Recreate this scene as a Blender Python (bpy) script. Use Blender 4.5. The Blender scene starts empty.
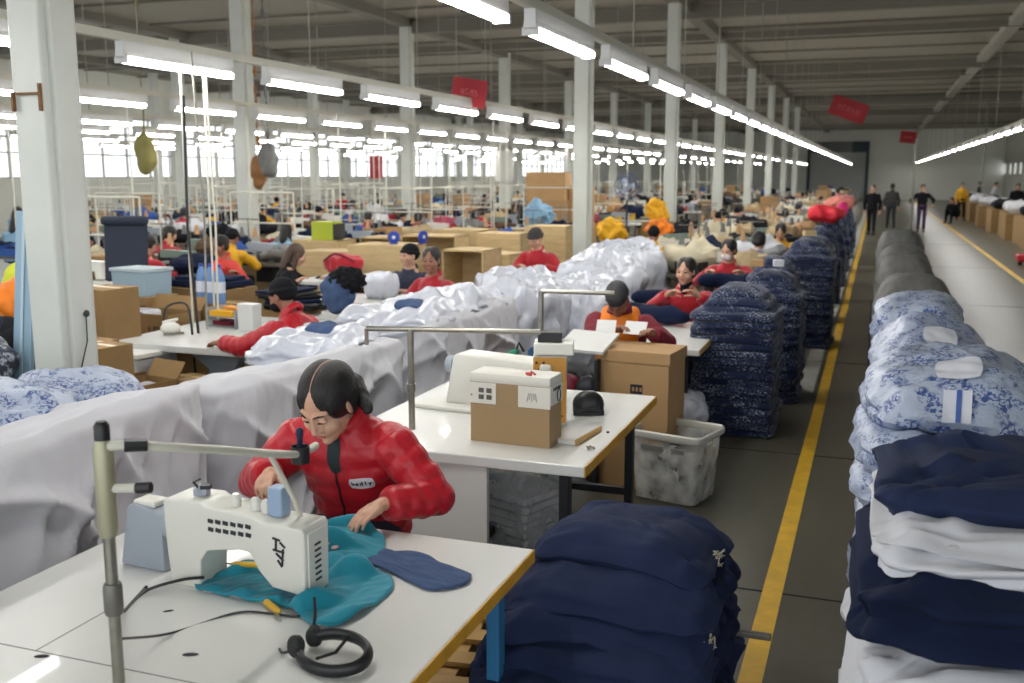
import bpy, bmesh, math, random
from mathutils import Vector, Matrix, noise, Euler
PI = math.pi
R = math.radians
S = bpy.context.scene
COL = S.collection

# ------------------------------------------------------------------ camera, sky, sun, exposure
cam_d = bpy.data.cameras.new('camera'); cam = bpy.data.objects.new('camera', cam_d); COL.objects.link(cam)
cam.location = (0, 0, 2.0)
cam.rotation_euler = (R(90 - 9.43), 0, R(19.85))
cam_d.sensor_width = 36.0; cam_d.lens = 35.16; cam_d.clip_start = 0.05; cam_d.clip_end = 400
cam_d.dof.use_dof = True; cam_d.dof.focus_distance = 3.9; cam_d.dof.aperture_fstop = 3.2
S.camera = cam
W = bpy.data.worlds.new('daylight'); S.world = W; W.use_nodes = True
wn = W.node_tree.nodes; wl = W.node_tree.links
bg = wn['Background']; bg.inputs[1].default_value = 2.2
bg.inputs[0].default_value = (0.93, 0.97, 1.0, 1)
S.view_settings.view_transform = 'Standard'; S.view_settings.look = 'None'
S.view_settings.gamma = 1.0; S.view_settings.use_curve_mapping = False
S.view_settings.exposure = 0.06
TUBE_POWER = 46.0
S.cycles.use_denoising = True
S.cycles.max_bounces = 6; S.cycles.diffuse_bounces = 3; S.cycles.glossy_bounces = 3
S.cycles.transmission_bounces = 5; S.cycles.transparent_max_bounces = 8
S.cycles.sample_clamp_indirect = 6.0
S.cycles.caustics_reflective = False; S.cycles.caustics_refractive = False

# ------------------------------------------------------------------ materials
def lin(c):
    return tuple((v / 12.92 if v <= 0.04045 else ((v + 0.055) / 1.055) ** 2.4) for v in c)
def rgb(r, g, b): return lin((r / 255, g / 255, b / 255))
_M = {}
def mat(name, col, rough=0.6, metal=0.0, var=0.0, vscale=8.0, bump=0.0, bscale=60.0, sheen=0.0, emit=0.0,
        col2=None, alpha=1.0, trans=0.0, rand=0.0, stretch=(1, 1, 1), spec=0.5, coat=0.0, thr=None, detail=3.0):
    """Procedural surface: base colour, a second colour mixed by noise, a bump, a per-object shade."""
    if name in _M: return _M[name]
    m = bpy.data.materials.new(name); m.use_nodes = True; _M[name] = m
    nt = m.node_tree; N = nt.nodes; L = nt.links; b = N['Principled BSDF']
    c = (*col, 1); b.inputs['Base Color'].default_value = c
    b.inputs['Roughness'].default_value = rough; b.inputs['Metallic'].default_value = metal
    b.inputs['Specular IOR Level'].default_value = spec
    b.inputs['Coat Weight'].default_value = coat
    if sheen: b.inputs['Sheen Weight'].default_value = sheen
    if emit:
        b.inputs['Emission Color'].default_value = c; b.inputs['Emission Strength'].default_value = emit
    if alpha < 1: b.inputs['Alpha'].default_value = alpha
    if trans: b.inputs['Transmission Weight'].default_value = trans
    src = None
    if var or col2 or bump:
        tc = N.new('ShaderNodeTexCoord'); mp = N.new('ShaderNodeMapping'); mp.inputs['Scale'].default_value = stretch
        L.new(tc.outputs['Object'], mp.inputs[0])
    if var or col2:
        nz = N.new('ShaderNodeTexNoise'); nz.inputs['Scale'].default_value = vscale; nz.inputs['Detail'].default_value = detail
        L.new(mp.outputs[0], nz.inputs['Vector'])
        rp = N.new('ShaderNodeValToRGB')
        if thr:
            rp.color_ramp.elements[0].position = thr[0]; rp.color_ramp.elements[1].position = thr[1]
        else:
            rp.color_ramp.elements[0].position = 0.3; rp.color_ramp.elements[1].position = 0.7
        d = col2 if col2 else tuple(v * (1 + var) for v in col)
        a0 = col if col2 else tuple(v * (1 - var) for v in col)
        rp.color_ramp.elements[0].color = (*a0, 1); rp.color_ramp.elements[1].color = (*d, 1)
        L.new(nz.outputs[0], rp.inputs[0]); src = rp.outputs[0]
    if rand:
        oi = N.new('ShaderNodeObjectInfo'); hs = N.new('ShaderNodeHueSaturation')
        mr = N.new('ShaderNodeMapRange'); mr.inputs[3].default_value = 1 - rand; mr.inputs[4].default_value = 1 + rand
        L.new(oi.outputs['Random'], mr.inputs[0]); L.new(mr.outputs[0], hs.inputs['Value'])
        if src: L.new(src, hs.inputs['Color'])
        else: hs.inputs['Color'].default_value = c
        src = hs.outputs[0]
    if src: L.new(src, b.inputs['Base Color'])
    if bump:
        n2 = N.new('ShaderNodeTexNoise'); n2.inputs['Scale'].default_value = bscale; n2.inputs['Detail'].default_value = 4
        L.new(mp.outputs[0], n2.inputs['Vector'])
        bp = N.new('ShaderNodeBump'); bp.inputs['Strength'].default_value = bump; bp.inputs['Distance'].default_value = 0.01
        L.new(n2.outputs[0], bp.inputs['Height']); L.new(bp.outputs[0], b.inputs['Normal'])
    return m

white_paint = mat('white_paint', rgb(205, 206, 200), 0.55, var=0.06, vscale=3, bump=0.08, bscale=20)
column_paint = mat('column_paint', rgb(200, 203, 196), 0.5, var=0.07, vscale=2.0, bump=0.05, bscale=14)
wall_paint = mat('wall_paint', rgb(216, 217, 208), 0.8, var=0.05, vscale=0.4)
ceil_m = mat('ceiling_sheet', rgb(146, 141, 129), 0.8, var=0.06, vscale=0.25)
beam_m = mat('beam_paint', rgb(112, 108, 98), 0.7)
light_beam_m = mat('pale_beam_paint', rgb(150, 148, 138), 0.7)
rail_m = mat('rail_paint', rgb(212, 210, 196), 0.45)
hous_m = mat('fixture_white', rgb(222, 222, 220), 0.4)
tube_m = mat('tube_glow', (1.0, 0.985, 0.95), 0.4, emit=TUBE_POWER)
wire_m = mat('wire_grey', rgb(150, 148, 140), 0.5)
dark_wire = mat('wire_dark', rgb(40, 40, 42), 0.5)
steel = mat('brushed_steel', rgb(150, 147, 138), 0.32, metal=0.9, var=0.1, vscale=30)
dull_steel = mat('dull_steel', rgb(120, 118, 112), 0.5, metal=0.6, var=0.1, vscale=20)
dark_steel = mat('dark_steel', rgb(52, 54, 58), 0.5, metal=0.4)
lam = mat('white_laminate', rgb(226, 226, 222), 0.28, var=0.025, vscale=2.2, coat=0.15)
lam_grey = mat('grey_laminate', rgb(200, 201, 198), 0.35, var=0.03, vscale=3)
yel_edge = mat('yellow_edge', rgb(214, 160, 44), 0.5, var=0.1, vscale=10)
ply = mat('plywood', rgb(196, 158, 96), 0.6, var=0.12, vscale=6, stretch=(1, 1, 6))
cardb = mat('cardboard', rgb(178, 142, 98), 0.8, var=0.05, vscale=5, bump=0.05, bscale=90, rand=0.12)
cardb_d = mat('brown_cardboard', rgb(146, 116, 74), 0.8, var=0.08, vscale=5, rand=0.12)
crate_m = mat('pale_wood', rgb(200, 174, 128), 0.7, var=0.12, vscale=5, stretch=(1, 1, 5), rand=0.1)
navy = mat('navy_cloth', rgb(36, 46, 76), 0.8, var=0.12, vscale=5, bump=0.25, bscale=260, spec=0.12, sheen=0.03)
navy_d = mat('dark_navy_cloth', rgb(25, 33, 58), 0.85, var=0.12, vscale=5, bump=0.2, bscale=220, spec=0.1, sheen=0.02)
white_cloth = mat('white_cloth', rgb(205, 206, 212), 0.8, var=0.05, vscale=4, bump=0.1, bscale=160, sheen=0.2)
sheet_m = mat('white_sheet', rgb(200, 200, 206), 0.75, var=0.03, vscale=2, bump=0.06, bscale=120, sheen=0.2)
film_m = mat('thin_plastic_film', rgb(204, 208, 219), 0.25, var=0.04, vscale=8, bump=0.5, bscale=26, coat=0.3)
machine_w = mat('machine_white', rgb(226, 225, 216), 0.35, coat=0.2, var=0.02, vscale=5)
machine_g = mat('machine_grey', rgb(158, 166, 176), 0.5)
plast_b = mat('black_plastic', rgb(24, 25, 28), 0.4)
rubber = mat('dark_rubber', rgb(38, 38, 40), 0.7)
ink = mat('dark_print', rgb(40, 40, 48), 0.6)
ink_red = mat('red_print', rgb(170, 40, 40), 0.6)
blue_paint = mat('blue_paint', rgb(52, 120, 170), 0.45)
red_sign = mat('red_banner', rgb(146, 22, 34), 0.6, var=0.06, vscale=4)
pale_red = mat('faded_lettering', rgb(205, 110, 115), 0.7)
skin = mat('skin', rgb(205, 160, 134), 0.5, var=0.05, vscale=12)
skin_d = mat('skin_deep', rgb(150, 104, 82), 0.5, var=0.05, vscale=12)
lip_m = mat('lips', rgb(176, 96, 92), 0.45)
eye_w = mat('eye_white', rgb(225, 222, 215), 0.3)
eye_d = mat('eye_dark', rgb(22, 16, 14), 0.3)
hair_m = mat('black_hair', rgb(20, 17, 17), 0.42, var=0.4, vscale=50, stretch=(5, 1, 1), bump=0.5, bscale=90)
hair_br = mat('brown_hair', rgb(74, 54, 42), 0.5, var=0.2, vscale=40)
red_jk = mat('red_nylon', rgb(180, 14, 34), 0.42, var=0.04, vscale=8, bump=0.2, bscale=38, sheen=0.1)
red_kn = mat('red_fleece', rgb(172, 14, 34), 0.8, var=0.06, vscale=8, sheen=0.3)
coral = mat('coral_fleece', rgb(222, 74, 66), 0.75, var=0.05, vscale=8)
maroon = mat('maroon_knit', rgb(120, 24, 42), 0.8, var=0.05, vscale=8)
orange = mat('orange_vest', rgb(240, 130, 22), 0.6, var=0.06, vscale=6)
yellow = mat('yellow_cloth', rgb(226, 170, 30), 0.7)
lilac = mat('lilac_cloth', rgb(178, 172, 192), 0.8)
black_cl = mat('black_cloth', rgb(24, 25, 30), 0.85, var=0.15, vscale=8, spec=0.2)
charcoal = mat('charcoal_knit', rgb(58, 56, 56), 0.85, var=0.15, vscale=20)
jeans = mat('dark_trousers', rgb(34, 38, 50), 0.85)
teal = mat('teal_cloth', rgb(14, 136, 158), 0.75, var=0.1, vscale=6, sheen=0.2)
slate = mat('slate_blue_cloth', rgb(64, 84, 122), 0.85, var=0.1, vscale=6)
yel_h = mat('yellow_handle', rgb(220, 176, 50), 0.45)
grey_bag = mat('grey_wrapped_cloth', rgb(104, 104, 102), 0.7, var=0.14, vscale=7, stretch=(3, 1, 1), bump=0.3, bscale=18)
floor_m = None

def speckled():
    m = bpy.data.materials.new('speckled_navy_denim'); m.use_nodes = True
    nt = m.node_tree; N = nt.nodes; L = nt.links; b = N['Principled BSDF']
    b.inputs['Roughness'].default_value = 0.9; b.inputs['Specular IOR Level'].default_value = 0.2; b.inputs['Sheen Weight'].default_value = 0.15
    tc = N.new('ShaderNodeTexCoord'); oi = N.new('ShaderNodeObjectInfo')
    mp = N.new('ShaderNodeMapping'); mp.inputs['Scale'].default_value = (1, 1, 2.6)
    ad = N.new('ShaderNodeVectorMath'); ad.operation = 'ADD'
    sc = N.new('ShaderNodeVectorMath'); sc.operation = 'SCALE'; sc.inputs['Scale'].default_value = 30
    cb = N.new('ShaderNodeCombineXYZ')
    for k in range(3): L.new(oi.outputs['Random'], cb.inputs[k])
    L.new(cb.outputs[0], sc.inputs[0]); L.new(tc.outputs['Object'], ad.inputs[0]); L.new(sc.outputs[0], ad.inputs[1])
    L.new(ad.outputs[0], mp.inputs[0])
    n1 = N.new('ShaderNodeTexNoise'); n1.inputs['Scale'].default_value = 62; n1.inputs['Detail'].default_value = 2
    n2 = N.new('ShaderNodeTexNoise'); n2.inputs['Scale'].default_value = 5; n2.inputs['Detail'].default_value = 2
    L.new(mp.outputs[0], n1.inputs['Vector']); L.new(ad.outputs[0], n2.inputs['Vector'])
    r1 = N.new('ShaderNodeValToRGB'); r1.color_ramp.elements[0].position = 0.56; r1.color_ramp.elements[1].position = 0.66
    r1.color_ramp.elements[0].color = (0, 0, 0, 1)
    r2 = N.new('ShaderNodeValToRGB'); r2.color_ramp.elements[0].position = 0.4; r2.color_ramp.elements[1].position = 0.62
    L.new(n1.outputs[0], r1.inputs[0]); L.new(n2.outputs[0], r2.inputs[0])
    mu = N.new('ShaderNodeMath'); mu.operation = 'MULTIPLY'; L.new(r1.outputs[0], mu.inputs[0]); L.new(r2.outputs[0], mu.inputs[1])
    mx = N.new('ShaderNodeMix'); mx.data_type = 'RGBA'
    mx.inputs[6].default_value = (*rgb(25, 36, 66), 1); mx.inputs[7].default_value = (*rgb(196, 206, 226), 1)
    L.new(mu.outputs[0], mx.inputs[0]); L.new(mx.outputs[2], b.inputs['Base Color'])
    return m
denim = speckled()

def printed(name, base, inkc, s1=26, s2=7, soft=0.03):
    """white cloth with a blue figured print"""
    m = bpy.data.materials.new(name); m.use_nodes = True
    nt = m.node_tree; N = nt.nodes; L = nt.links; b = N['Principled BSDF']
    b.inputs['Roughness'].default_value = 0.45; b.inputs['Coat Weight'].default_value = 0.25; b.inputs['Coat Roughness'].default_value = 0.3
    tc = N.new('ShaderNodeTexCoord')
    n1 = N.new('ShaderNodeTexNoise'); n1.inputs['Scale'].default_value = s1; n1.inputs['Detail'].default_value = 5; n1.inputs['Distortion'].default_value = 0.8
    n2 = N.new('ShaderNodeTexNoise'); n2.inputs['Scale'].default_value = s2; n2.inputs['Detail'].default_value = 2
    v = N.new('ShaderNodeTexVoronoi'); v.feature = 'DISTANCE_TO_EDGE'; v.inputs['Scale'].default_value = s2 * .9
    for n in (n1, n2, v): L.new(tc.outputs['Object'], n.inputs['Vector'])
    r1 = N.new('ShaderNodeValToRGB'); r1.color_ramp.elements[0].position = 0.5 - soft; r1.color_ramp.elements[1].position = 0.5 + soft
    r2 = N.new('ShaderNodeValToRGB'); r2.color_ramp.elements[0].position = 0.44; r2.color_ramp.elements[1].position = 0.54
    r3 = N.new('ShaderNodeValToRGB'); r3.color_ramp.elements[0].position = 0.02; r3.color_ramp.elements[1].position = 0.05
    r3.color_ramp.elements[0].color = (1, 1, 1, 1); r3.color_ramp.elements[1].color = (0, 0, 0, 1)
    L.new(n1.outputs[0], r1.inputs[0]); L.new(n2.outputs[0], r2.inputs[0]); L.new(v.outputs[0], r3.inputs[0])
    mu = N.new('ShaderNodeMath'); mu.operation = 'MULTIPLY'; L.new(r1.outputs[0], mu.inputs[0]); L.new(r2.outputs[0], mu.inputs[1])
    mm = N.new('ShaderNodeMath'); mm.operation = 'MAXIMUM'; L.new(mu.outputs[0], mm.inputs[0])
    m3 = N.new('ShaderNodeMath'); m3.operation = 'MULTIPLY'; m3.inputs[1].default_value = 0.0; L.new(r3.outputs[0], m3.inputs[0]); L.new(m3.outputs[0], mm.inputs[1])
    mx = N.new('ShaderNodeMix'); mx.data_type = 'RGBA'; mx.inputs[6].default_value = (*base, 1); mx.inputs[7].default_value = (*inkc, 1)
    L.new(mm.outputs[0], mx.inputs[0]); L.new(mx.outputs[2], b.inputs['Base Color'])
    bp = N.new('ShaderNodeBump'); bp.inputs['Strength'].default_value = 0.7; bp.inputs['Distance'].default_value = 0.02
    n4 = N.new('ShaderNodeTexNoise'); n4.inputs['Scale'].default_value = 16; n4.inputs['Detail'].default_value = 4; L.new(tc.outputs['Object'], n4.inputs['Vector'])
    L.new(n4.outputs[0], bp.inputs['Height']); L.new(bp.outputs[0], b.inputs['Normal'])
    return m
toile = printed('blue_printed_cloth', rgb(176, 187, 208), rgb(64, 88, 146), 58, 12, .05)
toile2 = printed('blue_printed_cloth_fine', rgb(170, 181, 204), rgb(78, 98, 146), 80, 16, .06)
patterned_dark = printed('dark_patterned_cloth', rgb(30, 34, 54), rgb(170, 176, 190), 60, 20)

def clear_film(name, a=0.3, tint=(0.85, 0.88, 0.9)):
    m = bpy.data.materials.new(name); m.use_nodes = True
    nt = m.node_tree; N = nt.nodes; L = nt.links; b = N['Principled BSDF']
    b.inputs['Base Color'].default_value = (*tint, 1); b.inputs['Roughness'].default_value = 0.2; b.inputs['Alpha'].default_value = a
    tc = N.new('ShaderNodeTexCoord'); n = N.new('ShaderNodeTexNoise'); n.inputs['Scale'].default_value = 9; n.inputs['Detail'].default_value = 4
    L.new(tc.outputs['Object'], n.inputs['Vector'])
    mr = N.new('ShaderNodeMapRange'); mr.inputs[1].default_value = 0.35; mr.inputs[2].default_value = 0.7
    mr.inputs[3].default_value = a * 0.5; mr.inputs[4].default_value = min(1, a * 1.7)
    L.new(n.outputs[0], mr.inputs[0]); L.new(mr.outputs[0], b.inputs['Alpha'])
    bp = N.new('ShaderNodeBump'); bp.inputs['Strength'].default_value = 0.7; bp.inputs['Distance'].default_value = 0.02
    L.new(n.outputs[0], bp.inputs['Height']); L.new(bp.outputs[0], b.inputs['Normal'])
    return m
bag_film = clear_film('clear_bag_film', 0.28)
bin_plast = clear_film('milky_bin_plastic', 0.52, (0.80, 0.79, 0.74))

# ------------------------------------------------------------------ mesh tools
class MB:
    """collects closed shapes and links them as ONE mesh object"""
    def __init__(s): s.v = []; s.f = []
    def add(s, vs, fs):
        o = len(s.v); s.v += [tuple(p) for p in vs]; s.f += [tuple(i + o for i in q) for q in fs]; return s
    def box(s, c, d, rz=0, rx=0, ry=0, taper=None):
        e = Euler((rx, ry, rz)).to_matrix(); c = Vector(c); vs = []
        for sz in (-1, 1):
            t = (taper or (1, 1)) if sz > 0 else (1, 1)
            for sx, sy in ((-1, -1), (1, -1), (1, 1), (-1, 1)):
                vs.append(c + e @ Vector((sx * d[0] / 2 * t[0], sy * d[1] / 2 * t[1], sz * d[2] / 2)))
        return s.add(vs, [(3, 2, 1, 0), (4, 5, 6, 7), (0, 1, 5, 4), (1, 2, 6, 5), (2, 3, 7, 6), (3, 0, 4, 7)])
    def span(s, a, b):
        return s.box([(p + q) / 2 for p, q in zip(a, b)], [abs(q - p) for p, q in zip(a, b)])
    def tube(s, pts, r, n=8, sq=1.0, up=None):
        pts = [Vector(p) for p in pts]; k = len(pts)
        rs = r if isinstance(r, (list, tuple)) else [r] * k
        vs = []; fs = []; prev = None
        for i, p in enumerate(pts):
            t = (pts[min(i + 1, k - 1)] - pts[max(i - 1, 0)])
            t = t.normalized() if t.length > 1e-9 else Vector((0, 0, 1))
            if prev is None:
                a = Vector(up) if up else (Vector((0, 0, 1)) if abs(t.z) < 0.9 else Vector((1, 0, 0)))
                x = (a - t * a.dot(t)).normalized()
            else:
                x = (prev - t * prev.dot(t)).normalized()
            prev = x; y = t.cross(x)
            for j in range(n):
                an = 2 * PI * j / n
                vs.append(p + x * math.cos(an) * rs[i] * sq + y * math.sin(an) * rs[i])
        for i in range(k - 1):
            for j in range(n):
                a = i * n + j; b = i * n + (j + 1) % n
                fs.append((a, b, b + n, a + n))
        fs.append(tuple(range(n - 1, -1, -1))); fs.append(tuple(range((k - 1) * n, k * n)))
        return s.add(vs, fs)
    def cap(s, a, b, r0, r1=None, n=10, sq=1.0, up=None):
        """capsule between two points with round ends"""
        a = Vector(a); b = Vector(b); r1 = r0 if r1 is None else r1
        d = (b - a); L = d.length; d = d.normalized() if L > 1e-6 else Vector((0, 0, 1))
        pts = []; rs = []
        for q in (-1, -0.85, -0.5): pts.append(a + d * r0 * q); rs.append(max(1e-4, r0 * math.sqrt(max(0, 1 - q * q))) if q > -1 else r0 * 0.15)
        pts.append(a); rs.append(r0); pts.append(b); rs.append(r1)
        for q in (0.5, 0.85, 1): pts.append(b + d * r1 * q); rs.append(max(1e-4, r1 * math.sqrt(max(0, 1 - q * q))) if q < 1 else r1 * 0.15)
        return s.tube(pts, rs, n, sq, up)
    def ell(s, c, r, rot=(0, 0, 0), nu=16, nv=10, e=1.0, ez=1.0):
        m = Euler(rot).to_matrix(); c = Vector(c); vs = []; fs = []
        f = lambda w, k: math.copysign(abs(w) ** k, w)
        for i in range(1, nv):
            ph = -PI / 2 + PI * i / nv; cp = f(math.cos(ph), ez); sp = f(math.sin(ph), ez)
            for j in range(nu):
                th = 2 * PI * j / nu
                vs.append(c + m @ Vector((r[0] * cp * f(math.cos(th), e), r[1] * cp * f(math.sin(th), e), r[2] * sp)))
        for i in range(nv - 2):
            for j in range(nu):
                a = i * nu + j; b = i * nu + (j + 1) % nu
                fs.append((a, b, b + nu, a + nu))
        vs.append(c + m @ Vector((0, 0, -r[2]))); vs.append(c + m @ Vector((0, 0, r[2])))
        q = len(vs)
        for j in range(nu):
            fs.append((q - 2, (j + 1) % nu, j)); o = (nv - 2) * nu
            fs.append((q - 1, o + j, o + (j + 1) % nu))
        return s.add(vs, fs)
    def lathe(s, prof, c=(0, 0, 0), n=16, axis='z', close=True):
        vs = []; fs = []; k = len(prof)
        for r, z in prof:
            for j in range(n):
                a = 2 * PI * j / n; x, y = r * math.cos(a), r * math.sin(a)
                p = {'z': (x, y, z), 'x': (z, x, y), 'y': (y, z, x)}[axis]
                vs.append((p[0] + c[0], p[1] + c[1], p[2] + c[2]))
        for i in range(k - 1):
            for j in range(n):
                a = i * n + j; b = i * n + (j + 1) % n
                fs.append((a, b, b + n, a + n))
        if close:
            fs.append(tuple(range(n - 1, -1, -1))); fs.append(tuple(range((k - 1) * n, k * n)))
        return s.add(vs, fs)
    def prism(s, poly, z0, z1, axis='z', off=(0, 0, 0)):
        """polygon (2-D list) pushed from z0 to z1 along an axis"""
        n = len(poly); vs = []
        for z in (z0, z1):
            for a, b in poly:
                p = {'z': (a, b, z), 'y': (a, z, b), 'x': (z, a, b)}[axis]
                vs.append((p[0] + off[0], p[1] + off[1], p[2] + off[2]))
        fs = [tuple(range(n - 1, -1, -1)), tuple(range(n, 2 * n))] + [(i, (i + 1) % n, (i + 1) % n + n, i + n) for i in range(n)]
        return s.add(vs, fs)
    def grid(s, fn, nu, nv, closed_u=False):
        vs = [fn(i / (nu if closed_u else nu - 1), j / (nv - 1)) for j in range(nv) for i in range(nu)]
        fs = []
        for j in range(nv - 1):
            for i in range(nu if closed_u else nu - 1):
                a = j * nu + i; b = j * nu + (i + 1) % nu
                fs.append((a, b, b + nu, a + nu))
        return s.add(vs, fs)
    def mesh(s, name):
        me = bpy.data.meshes.new(name); me.from_pydata(s.v, [], s.f)
        bm = bmesh.new(); bm.from_mesh(me); bmesh.ops.recalc_face_normals(bm, faces=bm.faces); bm.to_mesh(me); bm.free()
        return me
    def build(s, name, m, parent=None, bevel=0.0, smooth=None, solid=0.0, seg=2, voxel=0.0, relax=0, sub=0, deform=None):
        me = s.mesh(name)
        o = bpy.data.objects.new(name, me)
        if voxel or bevel or solid or sub:
            COL.objects.link(o)
            if solid:
                q = o.modifiers.new('s', 'SOLIDIFY'); q.thickness = solid; q.offset = 0
            if bevel:
                q = o.modifiers.new('b', 'BEVEL'); q.width = bevel; q.segments = seg; q.limit_method = 'ANGLE'; q.angle_limit = R(35)
            if voxel:
                q = o.modifiers.new('r', 'REMESH'); q.mode = 'VOXEL'; q.voxel_size = voxel
            if relax:
                q = o.modifiers.new('m', 'SMOOTH'); q.factor = 0.5; q.iterations = relax
            if sub:
                q = o.modifiers.new('u', 'SUBSURF'); q.levels = sub; q.render_levels = sub
            dg = bpy.context.evaluated_depsgraph_get(); ev = o.evaluated_get(dg)
            m2 = bpy.data.meshes.new_from_object(ev); o.modifiers.clear(); o.data = m2; bpy.data.meshes.remove(me); me = m2
        else:
            COL.objects.link(o)
        me.name = name
        if deform:
            nn = [v.normal.copy() for v in me.vertices]
            for v, k in zip(me.vertices, nn): v.co = deform(v.co.copy(), k)
        me.materials.clear(); me.materials.append(m)
        if smooth is None: smooth = bool(voxel or sub)
        if smooth:
            me.polygons.foreach_set('use_smooth', [True] * len(me.polygons))
            if not (voxel or sub) :
                try: me.set_sharp_from_angle(angle=R(40))
                except Exception: pass
        me.update()
        if parent: o.parent = parent
        return o

def props(o, label=None, cat=None, group=None, kind=None):
    if label: o['label'] = label
    if cat: o['category'] = cat
    if group: o['group'] = group
    if kind: o['kind'] = kind
    return o
def thing(name, label, cat, loc=(0, 0, 0), rz=0, group=None):
    o = bpy.data.objects.new(name, None); o.empty_display_size = 0.1; COL.objects.link(o)
    o.location = loc; o.rotation_euler = (0, 0, rz)
    return props(o, label, cat, group)
def at(o, loc, rz=0, sc=1.0):
    o.location = loc; o.rotation_euler = (0, 0, rz)
    o.scale = (sc, sc, sc) if not isinstance(sc, (tuple, list)) else sc
    return o
KIDS = {}
def dup(src, loc, rz=0, label=None, group=None, sc=None):
    """a thing with copies of its parts and sub-parts"""
    if not KIDS.get('n') == len(bpy.data.objects): pass
    r = src.copy(); COL.objects.link(r); r.location = loc; r.rotation_euler = (0, 0, rz)
    if sc is not None: r.scale = (sc, sc, sc) if not isinstance(sc, (tuple, list)) else sc
    if label: r['label'] = label
    if group: r['group'] = group
    for ch in kids(src):
        c = ch.copy(); COL.objects.link(c); c.parent = r
        for g in kids(ch):
            d = g.copy(); COL.objects.link(d); d.parent = c
    return r
_kc = {}
def kids(o):
    if o.name not in _kc: _kc[o.name] = list(o.children)
    return _kc[o.name]
def struct(o): o['kind'] = 'structure'; return o
def nz(p, s=1.0, seed=0.0): return noise.noise(Vector((p[0] * s + seed, p[1] * s - seed * 0.7, p[2] * s + seed * 1.3)))
ORD = ['first', 'second', 'third', 'fourth', 'fifth', 'sixth', 'seventh', 'eighth', 'ninth', 'tenth', 'eleventh', 'twelfth', 'thirteenth',
       'fourteenth', 'fifteenth', 'sixteenth', 'seventeenth', 'eighteenth', 'nineteenth', 'twentieth']
def nth(i):
    if i < 20: return ORD[i]
    t = i + 1; tens = {2: 'twenty', 3: 'thirty', 4: 'forty', 5: 'fifty'}[t // 10]
    if t % 10 == 0: return {20: 'twentieth', 30: 'thirtieth', 40: 'fortieth', 50: 'fiftieth'}[t]
    return tens + '-' + ORD[t % 10 - 1]
# ------------------------------------------------------------------ the hall
XL, XR, Y0, Y1, HC = -27.0, 9.5, -6.0, 90.0, 5.75
def floor_material():
    m = bpy.data.materials.new('polished_concrete'); m.use_nodes = True
    nt = m.node_tree; N = nt.nodes; L = nt.links; b = N['Principled BSDF']
    tc = N.new('ShaderNodeTexCoord')
    n1 = N.new('ShaderNodeTexNoise'); n1.inputs['Scale'].default_value = 0.9; n1.inputs['Detail'].default_value = 5; n1.inputs['Roughness'].default_value = 0.55
    n2 = N.new('ShaderNodeTexNoise'); n2.inputs['Scale'].default_value = 14; n2.inputs['Detail'].default_value = 6
    mp = N.new('ShaderNodeMapping'); mp.inputs['Scale'].default_value = (1, 0.25, 1)
    L.new(tc.outputs['Object'], mp.inputs[0]); L.new(mp.outputs[0], n1.inputs['Vector']); L.new(tc.outputs['Object'], n2.inputs['Vector'])
    r = N.new('ShaderNodeValToRGB'); r.color_ramp.elements[0].position = 0.32; r.color_ramp.elements[1].position = 0.7
    r.color_ramp.elements[0].color = (*rgb(84, 81, 68), 1); r.color_ramp.elements[1].color = (*rgb(118, 115, 99), 1)
    L.new(n1.outputs[0], r.inputs[0])
    mx = N.new('ShaderNodeMix'); mx.data_type = 'RGBA'; mx.blend_type = 'MULTIPLY'; mx.inputs[0].default_value = 0.35
    L.new(r.outputs[0], mx.inputs[6]); L.new(n2.outputs[0], mx.inputs[7]); L.new(mx.outputs[2], b.inputs['Base Color'])
    rr = N.new('ShaderNodeMapRange'); rr.inputs[3].default_value = 0.24; rr.inputs[4].default_value = 0.4
    L.new(n1.outputs[0], rr.inputs[0]); L.new(rr.outputs[0], b.inputs['Roughness'])
    return m
struct(MB().span((XL - 0.3, Y0, -0.2), (XR + 0.3, Y1 + 0.3, 0)).build('floor', floor_material()))
struct(MB().span((XL - 0.3, Y0, HC), (XR + 0.3, Y1 + 0.3, HC + 0.2)).build('ceiling', ceil_m))
struct(MB().span((XL, Y1, 0), (XR, Y1 + 0.25, HC)).build('wall_far', wall_paint))
# left wall: a sill, a lintel and piers with daylight windows between them
w = MB(); w.span((XL - 0.25, Y0, 0), (XL, Y1, 1.9)); w.span((XL - 0.25, Y0, 4.15), (XL, Y1, HC))
ys = [Y0 + k * 6.9 - 1.2 for k in range(16)]
for y in ys: w.span((XL - 0.25, y, 1.9), (XL, y + 0.45, 4.15))
struct(w.build('wall_left', wall_paint))
frame_m = mat('window_frame', rgb(170, 172, 170), 0.5)
glass_m = bpy.data.materials.new('window_glass'); glass_m.use_nodes = True
_b = glass_m.node_tree.nodes['Principled BSDF']; _b.inputs['Roughness'].default_value = 0.1; _b.inputs['Alpha'].default_value = 0.12
k = 0
for i, y in enumerate(ys[:-1]):
    a, b = y + 0.45, ys[i + 1]
    if a < 14: continue
    k += 1
    f = MB(); g = MB()
    n = 5
    for j in range(n + 1): f.box((XL - 0.1, a + (b - a) * j / n, 3.02), (0.08, 0.07, 2.25))
    for z in (1.92, 2.75, 3.5, 4.12): f.box((XL - 0.1, (a + b) / 2, z), (0.07, b - a, 0.06))
    fo = struct(f.build('window_%d' % k, frame_m))
    g.box((XL - 0.12, (a + b) / 2, 3.02), (0.012, b - a, 2.2)); g.build('glass', glass_m, fo)
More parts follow.
